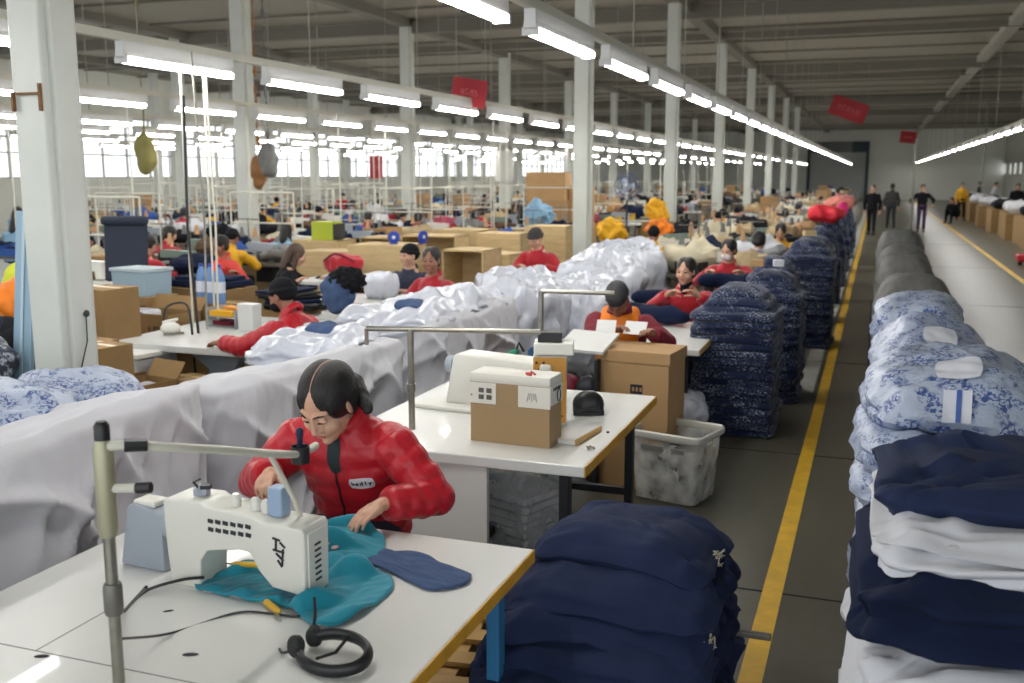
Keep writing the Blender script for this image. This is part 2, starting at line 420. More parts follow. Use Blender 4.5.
# right wall: pale panels with a strip of small high windows
w = MB(); w.span((XR, Y0, 0), (XR + 0.25, Y1, 2.1)); w.span((XR, Y0, 2.9), (XR + 0.25, Y1, HC))
ry = [Y0 + 3.2 * j for j in range(32)]
for y in ry: w.span((XR, y, 2.1), (XR + 0.25, y + 1.9, 2.9))
struct(w.build('wall_right', wall_paint))
p = MB()
for j in range(60): p.box((XR - 0.03, 8 + j * 1.45, 2.6), (0.06, 0.09, 5.2))
struct(p.build('trim_1', light_beam_m))
# dark loading door in the far wall, with a frame and a roller box
d = struct(MB().span((-5.6, Y1 - 0.06, 0), (-0.9, Y1 - 0.02, 4.2)).build('door_1', mat('door_grey', rgb(178, 182, 180), 0.6)))
f = MB(); f.box((-0.9, Y1 - 0.1, 2.1), (0.25, 0.2, 4.3)); f.box((-5.6, Y1 - 0.1, 2.1), (0.25, 0.2, 4.3)); f.box((-3.25, Y1 - 0.1, 4.35), (4.95, 0.25, 0.9))
f.build('door_frame', mat('door_frame_teal', rgb(58, 72, 78), 0.6), d)

# roof beams across the aisle, thin purlins, service pipes
k = 0
for y in (9.2, 16.1, 23.0, 27.6, 36.0, 40.2, 51.5, 63.0, 78.0):
    k += 1
    big = y in (23.0, 51.5, 63.0, 36.0)
    struct(MB().box(((XL + XR) / 2, y, HC - (0.2 if big else 0.13)), (XR - XL, 0.22 if big else 0.12, 0.28 if big else 0.16)).build('trim_%d' % (k + 1), beam_m))
for x in (-24, -17.5, -11.0, -4.2, 2.9, 9.2):
    k += 1
    struct(MB().box((x, (Y0 + Y1) / 2, HC - 0.10), (0.3, Y1 - Y0, 0.2)).build('trim_%d' % (k + 1), light_beam_m if x == 2.9 else beam_m))
# deep folds of the roof lining (long shallow vaults across the hall)
k += 1
v = MB()
for j in range(36):
    y = Y0 + 2.6 + j * 2.75
    v.box(((XL + XR) / 2, y, HC - 0.03), (XR - XL, 0.05, 0.05))
struct(v.build('trim_%d' % (k + 1), beam_m))

# painted yellow aisle lines
ylw = mat('yellow_floor_paint', rgb(222, 176, 44), 0.5, var=0.12, vscale=9, detail=6)
for i, (x, a, b, wd, side) in enumerate(((-0.37, -4, 92, 0.095, 'left'), (2.72, -4, 92, 0.11, 'right'))):
    n = 60
    m = MB().grid(lambda u, v: (x + (u - 0.5) * wd + 0.006 * nz((0, v * 90, u), 3), a + (b - a) * v, 0.003), 2, n)
    m.build('floor_line', ylw)
    o = bpy.context.scene.objects[-1] if False else bpy.data.objects[[q.name for q in bpy.data.objects if q.name.startswith('floor_line')][-1]]
    props(o, 'long yellow line painted on the concrete floor, on the %s side of the aisle' % side, 'floor line', None, 'structure')
# pale worn strip next to the left line; dark floor joints
struct(MB().span((-0.62, 9.5, 0.0005), (-0.46, 60, 0.002)).build('trim_worn_strip', mat('worn_paint', rgb(176, 176, 168), 0.5, var=0.15, vscale=3)))
j = MB()
for y in (4.75, 7.32, 11.2, 17, 24, 32): j.box((0.9, y, 0.001), (4.0, 0.012, 0.003))
struct(j.build('trim_joint', mat('joint_black', rgb(30, 30, 30), 0.8)))

# ------------------------------------------------------------------ columns
COLS = [(-4.2, 4.32, .265), (-4.2, 14.8, .26), (-4.2, 21.7, .26), (-4.2, 28.6, .26), (-4.2, 35.5, .26), (-4.2, 42.4, .26), (-4.2, 49.3, .26), (-4.2, 56.2, .26),
        (-11, 16.0, .32), (-11, 22.9, .30), (-11, 29.8, .32), (-11, 36.7, .28), (-11, 43.6, .28), (-11, 50.5, .28), (-11, 57.4, .28), (-11, 64.3, .28),
        (-17.8, 22.9, .28), (-17.8, 29.8, .28), (-17.8, 36.7, .28), (-17.8, 43.6, .28), (-17.8, 50.5, .28), (-17.8, 64.3, .28),
        (-24.2, 29.8, .28), (-24.2, 36.7, .28), (-24.2, 43.6, .28), (-24.2, 57.4, .28)]
ROWN = {-4.2: 'the row of columns beside the aisle', -11: 'the second row of columns', -17.8: 'the third row of columns', -24.2: 'the row of columns by the windows'}
cnt = {}
for x, y, wd in COLS:
    i = cnt.get(x, 0); cnt[x] = i + 1
    t = thing('column', '', 'column', (x, y, 0), 0, 'white columns')
    if x == -4.2 and i == 0: t['label'] = 'thick white box column nearest the camera, behind the sheeted machines, with a rusty clamp'
    else: t['label'] = 'white painted steel column, %s from the camera in %s' % (nth(i), ROWN[x])
    m = MB(); m.box((0, 0, HC / 2), (wd * 0.78, wd, HC))
    m.box((wd * 0.42, 0, HC / 2), (wd * 0.16, wd * 0.62, HC)); m.box((-wd * 0.42, 0, HC / 2), (wd * 0.16, wd * 0.62, HC))
    m.build('shaft', column_paint, t, bevel=0.012 if i == 0 else 0)
    MB().box((0, 0, 0.012), (wd * 1.5, wd * 1.5, 0.024)).build('base_plate', dull_steel, t)
    if i == 0 and x == -4.2:
        c = MB(); c.box((0.02, -wd / 2 - 0.015, 2.42), (0.16, 0.012, 0.012)); c.box((0.1, -wd / 2 - 0.02, 2.40), (0.012, 0.02, 0.14)); c.box((-.08, -wd / 2 - 0.02, 2.38), (0.014, 0.02, 0.10))
        c.build('clamp', mat('rust', rgb(120, 84, 52), 0.8, var=0.2, vscale=30), t)
        c = MB(); c.tube([(wd * .5 + .005, 0.02, 1.25), (wd * .5 + .02, 0.0, 1.1), (wd * .5 + .01, -0.09, 0.85)], 0.004, 6); c.ell((wd * .5 + .01, .02, 1.25), (.012, .02, .02))
        c.build('cord', dark_wire, t)
    if x == -11 and i == 2:
        c = MB(); c.lathe([(.30, 1.8), (.30, 2.75), (.22, 2.9), (.14, 2.95)], n=14); c.build('duct_sleeve', mat('duct_grey', rgb(188, 188, 182), 0.5, metal=.2), t)

# ------------------------------------------------------------------ light rails and tube fixtures
def make_fixture():
    t = thing('tube_light', 'x', 'light fixture', group='fluorescent tube lights')
    h = MB(); h.prism([(-.044, 0), (.044, 0), (.036, .05), (.036, .12), (-.036, .12), (-.036, .05)], -.66, .66, 'y'); h.box((0, -.645, -.012), (.10, .03, .045)); h.box((0, .645, -.012), (.10, .03, .045)); h.build('housing', hous_m, t)
    g = MB(); g.prism([(-.03, .0), (-.046, .010), (-.050, -.006), (-.042, -.024), (-.02, -.033), (.02, -.033), (.042, -.024), (.050, -.006), (.046, .010), (.03, 0)], -.625, .625, 'y'); g.build('tube', tube_m, t)
    return t
LROWS = [(-2.0, 2.86, 2.35, 1.78, 84, 'in the row nearest the aisle'), (-5.15, 2.83, 2.4, 1.83, 80, 'in the second row from the aisle'),
         (-8.6, 2.86, 3.6, 1.85, 80, 'in the third row from the aisle'), (-12.0, 2.86, 9.0, 1.95, 78, 'in the fourth row from the aisle'),
         (-15.4, 2.9, 12.0, 2.1, 78, 'in the fifth row from the aisle'), (-18.9, 2.9, 16.0, 2.25, 78, 'in the sixth row from the aisle'),
         (-22.4, 2.9, 20.0, 2.5, 78, 'in the row nearest the window wall'), (2.9, 3.02, 20.8, 1.9, 92, 'over the right side of the aisle')]
fx0 = make_fixture(); first = True; wires = MB()
# a flat cast bench of fixtures, each a thing with housing, end caps and tubes
for ri, (x, z, ya, dy, yb, where) in enumerate(LROWS):
    y = ya; i = 0
    while y < yb:
        lb = 'white fluorescent light, %s from the camera %s' % (nth(min(i, 48)), where)
        if first: at(fx0, (x, y + .6, z)); fx0['label'] = lb; first = False
        else: dup(fx0, (x, y + .6, z), 0, lb)
        y += dy * (1 if y < 40 else 1.6); i += 1
    t = thing('light_rail', 'cream steel rail that carries the lights %s' % where, 'light rail', (x, ya - 1.5, z + .12), 0, 'light rails')
    L_ = yb - ya + 2.5
    MB().box((0, L_ / 2, .03), (.06, L_, .06)).build('channel', rail_m, t)
    wv = MB()
    q = 0.5
    while q < L_:
        wv.tube([(0, q, .06), (0, q, HC - z - .12)], .006 if ri < 3 else .01, 4); q += 2.4 if ri < 3 else 5.2
    wv.build('suspension_wires', wire_m, t)['kind'] = 'stuff'
# ------------------------------------------------------------------ people
from mathutils.bvhtree import BVHTree
def xform(mb, start, M):
    for i in range(start, len(mb.v)): mb.v[i] = tuple(M @ Vector(mb.v[i]))
def ik(a, b, l1, l2, pole):
    a = Vector(a); b = Vector(b); d = b - a; D = min(d.length, (l1 + l2) * 0.995); u = d.normalized(); b2 = a + u * D
    x = (l1 * l1 - l2 * l2 + D * D) / (2 * D); h = math.sqrt(max(0, l1 * l1 - x * x))
    p = Vector(pole); p = (p - u * p.dot(u)).normalized()
    return a + u * x + p * h, b2
def hand(mb, wr, fwd, nrm, side, curl=0.5, spread=0.12):
    """palm, four unequal bent fingers and a thumb off the side; nrm points out of the back of the hand"""
    f = Vector(fwd).normalized(); n = Vector(nrm); n = (n - f * n.dot(f)).normalized(); s = f.cross(n) * side   # s points to the thumb side
    wr = Vector(wr); P = lambda a, b, c: wr + f * a + s * b + n * c
    mb.cap(P(-.01, 0, 0), P(.03, 0, 0), .024, .026, 10, 1.0)
    mb.cap(P(.03, .018, 0), P(.075, .022, .002), .019, .015)
    mb.cap(P(.03, 0, .002), P(.08, 0, .004), .020, .015)
    mb.cap(P(.03, -.018, 0), P(.072, -.024, 0), .018, .014)
    for k, (o, L, r) in enumerate(((.028, .068, .0088), (.0095, .076, .0092), (-.0095, .071, .0088), (-.028, .057, .0078))):
        b = P(.082 - abs(o) * .15, o, .003); ang = -0.12 - curl * .25; dr = o * spread * 8
        L3 = (L * .45, L * .32, L * .25)
        for q, l in enumerate(L3):
            dv = (f * math.cos(ang) + n * math.sin(ang) + s * dr * .25).normalized()
            e = b + dv * l; mb.cap(b, e, r * (1 - .1 * q), r * (.92 - .1 * q), 8); b = e; ang -= curl * (.75 + .1 * k)
    b = P(.022, .024, -.006)
    for l, r, a1 in ((.034, .0125, .75), (.030, .0105, .45), (.024, .0092, .25)):
        dv = (f * math.cos(a1) + s * math.sin(a1) - n * .35 * (1 + curl)).normalized(); e = b + dv * l
        mb.cap(b, e, r, r * .9, 8); b = e
def head_shape(mb, M):
    s0 = len(mb.v)
    mb.ell((0, -.018, .035), (.076, .096, .086), nu=24, nv=16)
    mb.ell((0, .018, -.022), (.066, .074, .088), nu=24, nv=16)
    mb.ell((0, .045, -.082), (.034, .036, .030)); mb.ell((0, .068, -.092), (.020, .018, .016))
    for q in (-1, 1):
        mb.ell((.036 * q, .056, -.026), (.030, .030, .030)); mb.ell((.030 * q, .079, .012), (.019, .010, .011))
        mb.cap((.012 * q, .085, .030), (.046 * q, .066, .032), .010, .008)
        mb.ell((.076 * q, -.008, -.006), (.008, .019, .031), rot=(-.15, 0, q * -.35)); mb.ell((.012 * q, .094, -.027), (.008, .009, .007))
    mb.cap((0, .086, .022), (0, .101, -.016), .0085, .011); mb.ell((0, .104, -.023), (.0105, .010, .009))
    mb.ell((0, .083, -.052), (.022, .010, .007)); mb.ell((0, .081, -.061), (.019, .010, .007))
    mb.ell((0, .074, -.008), (.036, .020, .022))
    xform(mb, s0, M)
def hair_cap(mb, M, style):
    s0 = len(mb.v)
    if style in ('parted', 'bun', 'long', 'short'):
        for q in (-1, 1):
            mb.ell((.020 * q, -.030, .046), (.066, .100, .087), nu=28, nv=18)
        if style != 'short':
            for q in (-1, 1): mb.ell((.054 * q, -.006, .030), (.028, .070, .066), rot=(.45, 0, 0))
        mb.ell((0, -.06, .0), (.072, .062, .085), nu=20, nv=14)
        if style in ('parted', 'bun', 'short'):
            for q in (-1, 1): mb.ell((.07 * q, -.035, -.005), (.016, .045, .05))
        if style == 'bun': mb.ell((0, -.10, .085), (.04, .04, .038))
        if style == 'long':
            for q in (-1, 1): mb.cap((.068 * q, .0, .0), (.075 * q, .01, -.13), .032, .03)
            mb.cap((0, -.07, 0), (0, -.085, -.17), .075, .06)
    elif style == 'beanie':
        mb.ell((0, -.022, .052), (.086, .106, .084), nu=26, nv=16); mb.ell((0, -.05, .02), (.083, .08, .075), nu=20, nv=14)
        mb.tube([(.088 * math.cos(a), -.02 + .106 * math.sin(a), .034 + .014 * math.sin(a)) for a in [2 * PI * k / 24 for k in range(25)]], .014, 8)
    elif style == 'cap':
        mb.ell((0, -.018, .055), (.083, .103, .078), nu=26, nv=16); mb.ell((0, -.05, .02), (.08, .075, .06), nu=20, nv=14)
        mb.ell((0, .055, .045), (.055, .035, .03))
    xform(mb, s0, M)
def seam_loop(pts): return pts

def person(name, label, loc, rz, hands, top=None, hair='short', hair_mat=None, skin_mat=None, lean=.25, pitch=.35, yaw=0.0, roll=0.0,
           stand=False, vox=.008, puffy=False, mask=None, collar=True, legs=None, scale=1.0, vest=None, category='person',
           inner=None, tail=False, curl=(.5, .5), group=None, feet=None, seat=.50, hidelegs=False, nrm=None, fwd=None, headsize=1.0, neck=.155):
    top = top or red_kn; hair_mat = hair_mat or hair_m; skin_mat = skin_mat or skin
    t = thing(name, label, category, (*loc, 0) if len(loc) == 2 else loc, rz, group)
    if scale != 1: t.scale = (scale,) * 3
    hip = Vector((0, 0, .94 if stand else seat + .03)); ax = Vector((0, math.sin(lean), math.cos(lean)))
    ch = hip + ax * .36; nb = hip + ax * .47
    hc = nb + Vector((0, math.sin(lean * .8 + pitch * .35), math.cos(lean * .8 + pitch * .35))) * neck + Vector((0, .012 + (.155 - neck) * .8, 0))
    M = Matrix.Translation(hc) @ Euler((-(pitch), roll, yaw), 'XYZ').to_matrix().to_4x4()
    M = Matrix.Translation(hc) @ Matrix.Rotation(yaw, 4, 'Z') @ Matrix.Rotation(-pitch, 4, 'X') @ Matrix.Rotation(roll, 4, 'Y') @ Matrix.Scale(headsize, 4)
    lx = Vector((1, 0, 0)); fr = Vector((0, math.cos(lean), -math.sin(lean)))
    body = MB(); head_shape(body, M)
    neck_top = M @ Vector((0, -.02, -.05))
    body.cap(nb - ax * .03, neck_top, .052, .050, 12)
    body.ell(ch, (.13, .085, .17), rot=(-lean, 0, 0)); body.ell(hip + ax * .06, (.13, .09, .16), rot=(-lean, 0, 0))
    jk = MB()
    P = lambda k: ax * k + hip
    # torso: rings of the garment, chest wider than waist, shoulders rounded in
    prof = [(-.10, .150, .118), (-.04, .165, .128), (.05, .165, .126), (.13, .166, .124), (.21, .176, .126), (.29, .186, .126), (.36, .188, .118), (.41, .165, .100), (.455, .105, .078), (.49, .068, .062)]
    vs = []; fs = []; n = 28; K = []
    for i in range(len(prof) - 1):
        a, b = prof[i], prof[i + 1]
        for q in range(4): K.append(tuple(a[k] + (b[k] - a[k]) * q / 4 for k in range(3)))
    K.append(prof[-1])
    for k, wx, wy in K:
        g = 1.0
        if puffy: g = 1 + .07 * abs(math.sin(PI * (k + .1) / .085)) if k < .40 else 1.03
        for j in range(n):
            an = 2 * PI * j / n; c_, s_ = math.cos(an), math.sin(an)
            xx = math.copysign(abs(c_) ** .85, c_) * wx * g * (1.06 if puffy else 1.0); yy = math.copysign(abs(s_) ** .9, s_) * wy * g
            vs.append(P(k) + lx * xx + fr * yy)
    for i in range(len(K) - 1):
        for j in range(n):
            a = i * n + j; b = i * n + (j + 1) % n; fs.append((a, b, b + n, a + n))
    fs.append(tuple(range(n - 1, -1, -1))); fs.append(tuple(range((len(K) - 1) * n, len(K) * n)))
    jk.add(vs, fs)
    for si, q in enumerate((-1, 1)):                      # q=-1 the person's left when facing +y is -x ... sides only
        sh = P(.385) + lx * (.172 * q)
        tgt = Vector(hands[si]) if hands[si] is not None else Vector((.24 * q, .02, hip.z - .12))
        el, wr = ik(sh, tgt, .275, .245, (q * .9, -.25, -.75))
        body.cap(sh, el, .042, .036); body.cap(el, wr, .035, .024)
        fd = (fwd[si] if fwd and fwd[si] is not None else (wr - el).normalized() + Vector((0, 0, -.15)))
        nn = (nrm[si] if nrm and nrm[si] is not None else (0, -.2, 1))
        hand(body, wr, fd, nn, -q if True else q, curl[si])
        # sleeve
        pts = []; rr = []
        w_end = el + (wr - el) * .93; seg = 26
        for i in range(seg + 1):
            u = i / seg
            p = sh.lerp(el, min(1, u * 2)) if u < .5 else el.lerp(w_end, (u - .5) * 2)
            if .38 < u < .62:                            # round the elbow
                v = (u - .38) / .24; a = sh.lerp(el, .76); b = el.lerp(w_end, .24); p = a * (1 - v) ** 2 + el * 2 * v * (1 - v) + b * v * v
            r = .074 + (.046 - .074) * u
            if puffy: r = (.083 + (.056 - .083) * u) * (1 + .11 * abs(math.sin(PI * u * 7.0)))
            elif top in (red_kn, coral, maroon): r *= 1.04
            if u > .97: r *= .86
            pts.append(p); rr.append(r)
        jk.ell(sh - ax * .01, (.085 if puffy else .078, .078, .08)); jk.tube(pts, rr, 16); jk.ell(el, (.066, .066, .066) if not puffy else (.07, .07, .07))
    if collar:
        c0 = nb + ax * .0; cr = []
        for k in range(25):
            gp = R(34) if puffy else 0; an = PI / 2 + gp + (2 * PI - 2 * gp) * k / 24
            cr.append(c0 + lx * math.cos(an) * (.080 if puffy else .070) + fr * (math.sin(an) * (.082 if puffy else .066) - .004) + ax * (.018 - (.046 if puffy else .028) * math.sin(an)))
        jk.tube(cr, .019 if puffy else .018, 8, sq=1.9 if puffy else 1.2, up=tuple(ax))
    def wr_fn(amp, s):
        return lambda co, no: co + no * (amp * (nz(co, s, 3.1) + .5 * nz(co, s * 2.3, 7.7)))
    legs_m = legs or jeans
    pl = MB(); feet = feet or (None, None)
    pl.ell(hip, (.165, .14, .13), nu=20, nv=12)
    for si, q in enumerate((-1, 1)):
        h = hip + lx * .085 * q
        if stand:
            ft = Vector(feet[si]) if feet[si] else Vector((.10 * q, 0, .09)); kn, an = ik(h, ft, .43, .42, (0, 1, 0))
        else:
            ft = Vector(feet[si]) if feet[si] else Vector((.12 * q, .42, .09)); kn, an = ik(h, ft, .42, .43, (0, .3, 1))
        body.cap(h, kn, .06, .045); body.cap(kn, an, .042, .032); body.cap(an, an + Vector((0, .12, -.055)), .03, .022)
        pl.cap(h, kn, .092, .066, 14); pl.cap(kn, an.lerp(kn, .06), .066, .05, 14)
        s = MB(); s.ell(an + Vector((0, .06, -.05)), (.045, .125, .04), e=.8, nu=16, nv=8); s.ell(an + Vector((0, .0, -.03)), (.04, .06, .05)); s.build('shoe', rubber, t, voxel=.012)
    bo = body.build('body', skin_mat, t, voxel=vox * .7, relax=3 if vox < .007 else 2)
    jo = jk.build('vest' if False else ('jacket' if puffy or top is red_kn else 'top'), top, t, voxel=vox, relax=2, deform=wr_fn(.005 if puffy else .009, 13 if puffy else 11))
    pl.build('trousers', legs_m, t, voxel=.012, relax=2)
    # face
    sc = 1
    for q in (-1, 1):
        e = MB(); s0 = 0; e.ell((.030 * q, .0865, .008), (.0155, .0045, .0035 if pitch > .3 else .006), rot=(.1, 0, -q * .3)); xform(e, 0, M); e.build('eyelash' if pitch > .3 else 'eye', eye_d, bo, smooth=True)
        e = MB(); e.tube([(.013 * q, .0945, .034), (.030 * q, .0905, .040), (.047 * q, .0775, .034)], [.0022, .0032, .0018], 6); xform(e, 0, M); e.build('eyebrow', hair_m, bo, smooth=True)
    if mask:
        m = MB(); m.ell((0, .05, -.052), (.068, .062, .055), nu=22, nv=14, e=.9); m.ell((0, .09, -.035), (.03, .026, .03)); xform(m, 0, M); m.build('face_mask', mask, t, voxel=.006, relax=2)
    else:
        e = MB(); e.ell((0, .0895, -.0525), (.019, .006, .0038)); e.ell((0, .0885, -.0595), (.016, .006, .0042)); xform(e, 0, M); e.build('lips', lip_m, bo, smooth=True)
    hb = MB(); hair_cap(hb, M, hair)
    hn = {'beanie': 'beanie', 'cap': 'cap'}.get(hair, 'hair')
    if hair in ('parted',) or vox < .007:
        ho = hb.build(hn, hair_mat, t, voxel=.004, relax=2)
        if hair == 'parted':
            e = MB(); bv = BVHTree.FromObject(ho, bpy.context.evaluated_depsgraph_get()); pts = []
            for k in range(14):
                a = R(22 + k * 8.5); d = M.to_3x3() @ Vector((0, math.cos(a), math.sin(a))); o0 = M @ Vector((0, -.02, .02)) + d * .3
                h_ = bv.ray_cast(o0, -d)
                if h_[0]: pts.append(h_[0] + d * .0004)
            if len(pts) > 2: e.tube(pts, .0016, 6); e.build('parting', skin_mat, ho, smooth=True)
    else:
        hb.build(hn, hair_mat, t, voxel=.008, relax=2)
    if tail:
        e = MB()
        p0 = M @ Vector((0, -.115, .03)); rt = t.matrix_world
        tp = tail if isinstance(tail, (list, tuple)) else [(0, -.04, .0), (.02, -.10, -.02), (.03, -.12, -.14), (.03, -.09, -.26)]
        pts = [p0 + Vector(q) for q in tp]
        e.ell(p0, (.03, .03, .03)); 
        for k in range(len(pts) - 1): e.cap(pts[k], pts[k + 1], (.030, .034, .028, .02)[min(k, 3)], (.034, .028, .020, .01)[min(k, 3)], 12)
        e.build('ponytail', hair_mat, t, voxel=.005, relax=3, deform=lambda co, no: co + no * .004 * nz(co, 60, 1))
        e = MB(); e.ell(p0 + Vector((0, -.02, 0)), (.03, .012, .03)); e.build('hair_tie', black_cl, t, smooth=True)
    if inner:
        e = MB(); e.ell(nb + fr * .030 + ax * (-.02), (.052, .058, .09), rot=(-lean, 0, 0)); e.cap(nb - ax * .02, nb + (neck_top - nb) * .55, .060, .055); e.build('collar_scarf', inner, t, voxel=.006, relax=2)
    if vest:
        v = MB(); vs = []; fs = []
        KK = [r for r in K if r[0] < .475]
        for k, wx, wy in KK:
            for j in range(n):
                an = 2 * PI * j / n; c_, s_ = math.cos(an), math.sin(an); sh_ = .80 if k > .22 and k < .42 else 1.0
                vs.append(P(k) + lx * (math.copysign(abs(c_) ** .85, c_) * wx * sh_ * 1.10) + fr * (math.copysign(abs(s_) ** .9, s_) * wy * 1.2 + .006))
        for i in range(len(KK) - 1):
            for j in range(n):
                a = i * n + j; b = i * n + (j + 1) % n; fs.append((a, b, b + n, a + n))
        fs.append(tuple(range(n - 1, -1, -1))); fs.append(tuple(range((len(KK) - 1) * n, len(KK) * n)))
        v.add(vs, fs)
        for q in (-1, 1): v.cap(P(.40) + lx * .10 * q + fr * .05, P(.44) + lx * .09 * q - fr * .05, .05, .05)
        v.build('vest', vest, t, voxel=vox, relax=3)
    return t, dict(M=M, jacket=jo, hip=hip, ax=ax, fr=fr, nb=nb, P=P, body=bo)

def decal(target, o, d, u, w, strokes, m, name, parent, off=.002, rad=None):
    """small marks laid onto a surface: each stroke is a list of (a,b) in the plane u,w about o, cast along d"""
    bv = BVHTree.FromPolygons([v.co.copy() for v in target.data.vertices], [tuple(p.vertices) for p in target.data.polygons])
    o, d, u, w = (Vector(q) for q in (o, d, u, w)); mb = MB()
    for st in strokes:
        r = rad
        pts = []
        for a, b in st:
            h = bv.ray_cast(o + u * a + w * b - d * .22, d)
            if h[0]: pts.append(h[0] - d * off)
        if len(pts) > 1: mb.tube(pts, r, 5)
    if mb.v: return mb.build(name, m, parent, smooth=True)
def patch(target, o, d, u, w, hw, hh, m, name, parent, off=.003, n=7, round_=True):
    bv = BVHTree.FromPolygons([v.co.copy() for v in target.data.vertices], [tuple(p.vertices) for p in target.data.polygons])
    o, d, u, w = (Vector(q) for q in (o, d, u, w))
    def fn(a, b):
        x, y = a * 2 - 1, b * 2 - 1
        if round_: x, y = x * math.sqrt(1 - y * y * .25), y * math.sqrt(1 - x * x * .25)
        p = o + u * x * hw + w * y * hh; h = bv.ray_cast(p - d * .22, d)
        return (h[0] if h[0] else p) - d * off
    return MB().grid(fn, n, n).build(name, m, parent, smooth=True)

# the woman sewing in the foreground: she faces the camera, looks down at the needle
wl_ = Vector((-1.83, 3.36, 0)); rzw = PI + R(2)
def toL(p, loc, rz):
    q = Vector(p) - Vector((loc[0], loc[1], 0)); c, s = math.cos(-rz), math.sin(-rz)
    return Vector((q.x * c - q.y * s, q.x * s + q.y * c, q.z))
hL = toL((-1.57, 3.00, .865), wl_, rzw); hR = toL((-2.02, 3.0, .93), wl_, rzw)
# local -x is her left when she faces +y: world +x
woman, wi = person('person', 'woman in red puffer jacket with black ponytail, sewing teal cloth at the nearest white table', (wl_.x, wl_.y), rzw,
                   (hL, hR), top=red_jk, hair='parted', lean=.36, pitch=.60, yaw=-.14, headsize=1.12, neck=.085, vox=.0055, puffy=True, inner=mat('green_scarf', rgb(34, 48, 50), .8), tail=[(0, -.02, -.01), (-.045, -.02, -.04), (-.085, .0, -.085), (-.12, .03, -.12)],
                   curl=(.32, .75), seat=.64, fwd=(Vector((.30, .85, -.22)), Vector((-.28, .9, -.1))), nrm=(Vector((0, -.1, 1)), Vector((.3, .1, 1))))
J = wi['jacket']; fr = wi['fr']; ax = wi['ax']; P = wi['P']
patch(J, P(.385) + Vector((0, 0, 0)), -fr, (1, 0, 0), ax, .026, .075, mat('green_scarf', rgb(34, 48, 50), .8), 'scarf_front', J, n=9)
decal(J, P(.10), -fr, (1, 0, 0), ax, [[(0, .01 * k) for k in range(-16, 24)]], plast_b, 'zip', J, rad=.0045)
patch(J, P(.27) + Vector((-.095, 0, 0)), -fr, (-1, 0, 0), ax, .047, .026, mat('logo_white', rgb(225, 222, 226), .6), 'chest_patch', J)
def glyphs(sx, sy, rnd, nch, cw):
    """loose letter-like strokes in a row"""
    out = []
    for k in range(nch):
        x0 = (k - (nch - 1) / 2) * cw
        for _ in range(2):
            a = (x0 + rnd.uniform(-.35, .35) * cw, rnd.uniform(-1, 1) * sy); b = (x0 + rnd.uniform(-.35, .35) * cw, rnd.uniform(-1, 1) * sy)
            out.append([a, ((a[0] + b[0]) / 2 + rnd.uniform(-.2, .2) * cw, (a[1] + b[1]) / 2), b])
    return out
lw = 0.0125
word = []
for k, ch_ in enumerate('hedly'):
    x = (k - 2) * lw * 1.25; h = .011
    if ch_ == 'h': word += [[(x - .004, -h * .6), (x - .004, h)], [(x - .004, 0), (x + .002, .004), (x + .004, -h * .6)]]
    if ch_ == 'e': word += [[(x - .004, 0), (x + .004, 0), (x, .005), (x - .004, 0), (x - .002, -h * .6), (x + .004, -h * .5)]]
    if ch_ == 'd': word += [[(x + .004, h), (x + .004, -h * .6), (x - .004, -h * .4), (x - .002, .003), (x + .004, .002)]]
    if ch_ == 'l': word += [[(x, h), (x, -h * .6)]]
    if ch_ == 'y': word += [[(x - .004, .004), (x, -h * .4)], [(x + .005, .005), (x - .004, -h * 1.2)]]
decal(J, P(.27) + Vector((-.095, 0, 0)), -fr, (-1, 0, 0), ax, word, mat('logo_navy', rgb(30, 30, 60), .6), 'chest_lettering', J, off=.0035, rad=.0022)
# ------------------------------------------------------------------ foreground sewing table and what lies on it
def table_box(name, label, x0, x1, y0, y1, z=.76, th=.04, top=None, edge=None, edges='R', leg=None, legs=((0, 0), (1, 0), (0, 1), (1, 1)), panel=None, group='sewing tables', inset=.12):
    t = thing(name, label, 'table', ((x0 + x1) / 2, (y0 + y1) / 2, 0), 0, group); hx, hy = (x1 - x0) / 2, (y1 - y0) / 2
    MB().box((0, 0, z - th / 2), (2 * hx, 2 * hy, th)).build('tabletop', top or lam, t, bevel=.006, smooth=False)
    if edge:
        e = MB()
        if 'R' in edges: e.box((hx + .002, 0, z - th / 2 - .0), (.006, 2 * hy - .004, th * .94))
        e.build('edge_band', edge, t)
        if 'F' in edges: MB().box((0, -hy - .002, z - th / 2), (2 * hx - .004, .006, th * .94)).build('edge_band', edge, t)
    for a, b in legs:
        x = (-hx + inset) if not a else (hx - inset); y = (-hy + inset) if not b else (hy - inset)
        m = MB(); m.box((x, y, (z - th) / 2), (.045, .06, z - th)); m.build('leg', leg or dark_steel, t, bevel=.004)
    f = MB(); f.box((0, 0, .22), (.05, 2 * hy - 2 * inset, .04)); f.box((0, -hy + inset, .22), (2 * hx - 2 * inset, .04, .04)); f.box((0, hy - inset, .22), (2 * hx - 2 * inset, .04, .04))
    f.build('crossbar', leg or dark_steel, t)
    if panel:
        MB().span(*panel).build('side_panel', lam, t)
    return t
ft = table_box('sewing_table', 'big white sewing table in the foreground, with yellow edge and blue legs', -2.43, -1.02, -.2, 3.04, edge=yel_edge, leg=blue_paint, th=.045, inset=.1)
q = MB(); q.box((0, -.02 + .5, .7602), (1.41, .004, .0006)); q.box((-.30, .62, .7602), (.004, .28, .0006)); q.build('seam', mat('seam_grey', rgb(120, 120, 118), .7), ft.children[0])
q = MB(); q.ell((.10, .60, .761), (.022, .008, .004), rot=(0, 0, .4)); q.build('grommet', plast_b, ft.children[0])
q = MB(); q.ell((-.26, .46, .761), (.020, .008, .004), rot=(0, 0, .4)); q.build('grommet', plast_b, ft.children[0])
q = MB(); q.ell((-.13, .80, .761), (.016, .005, .002), rot=(0, 0, .7)); q.build('grommet', plast_b, ft.children[0])

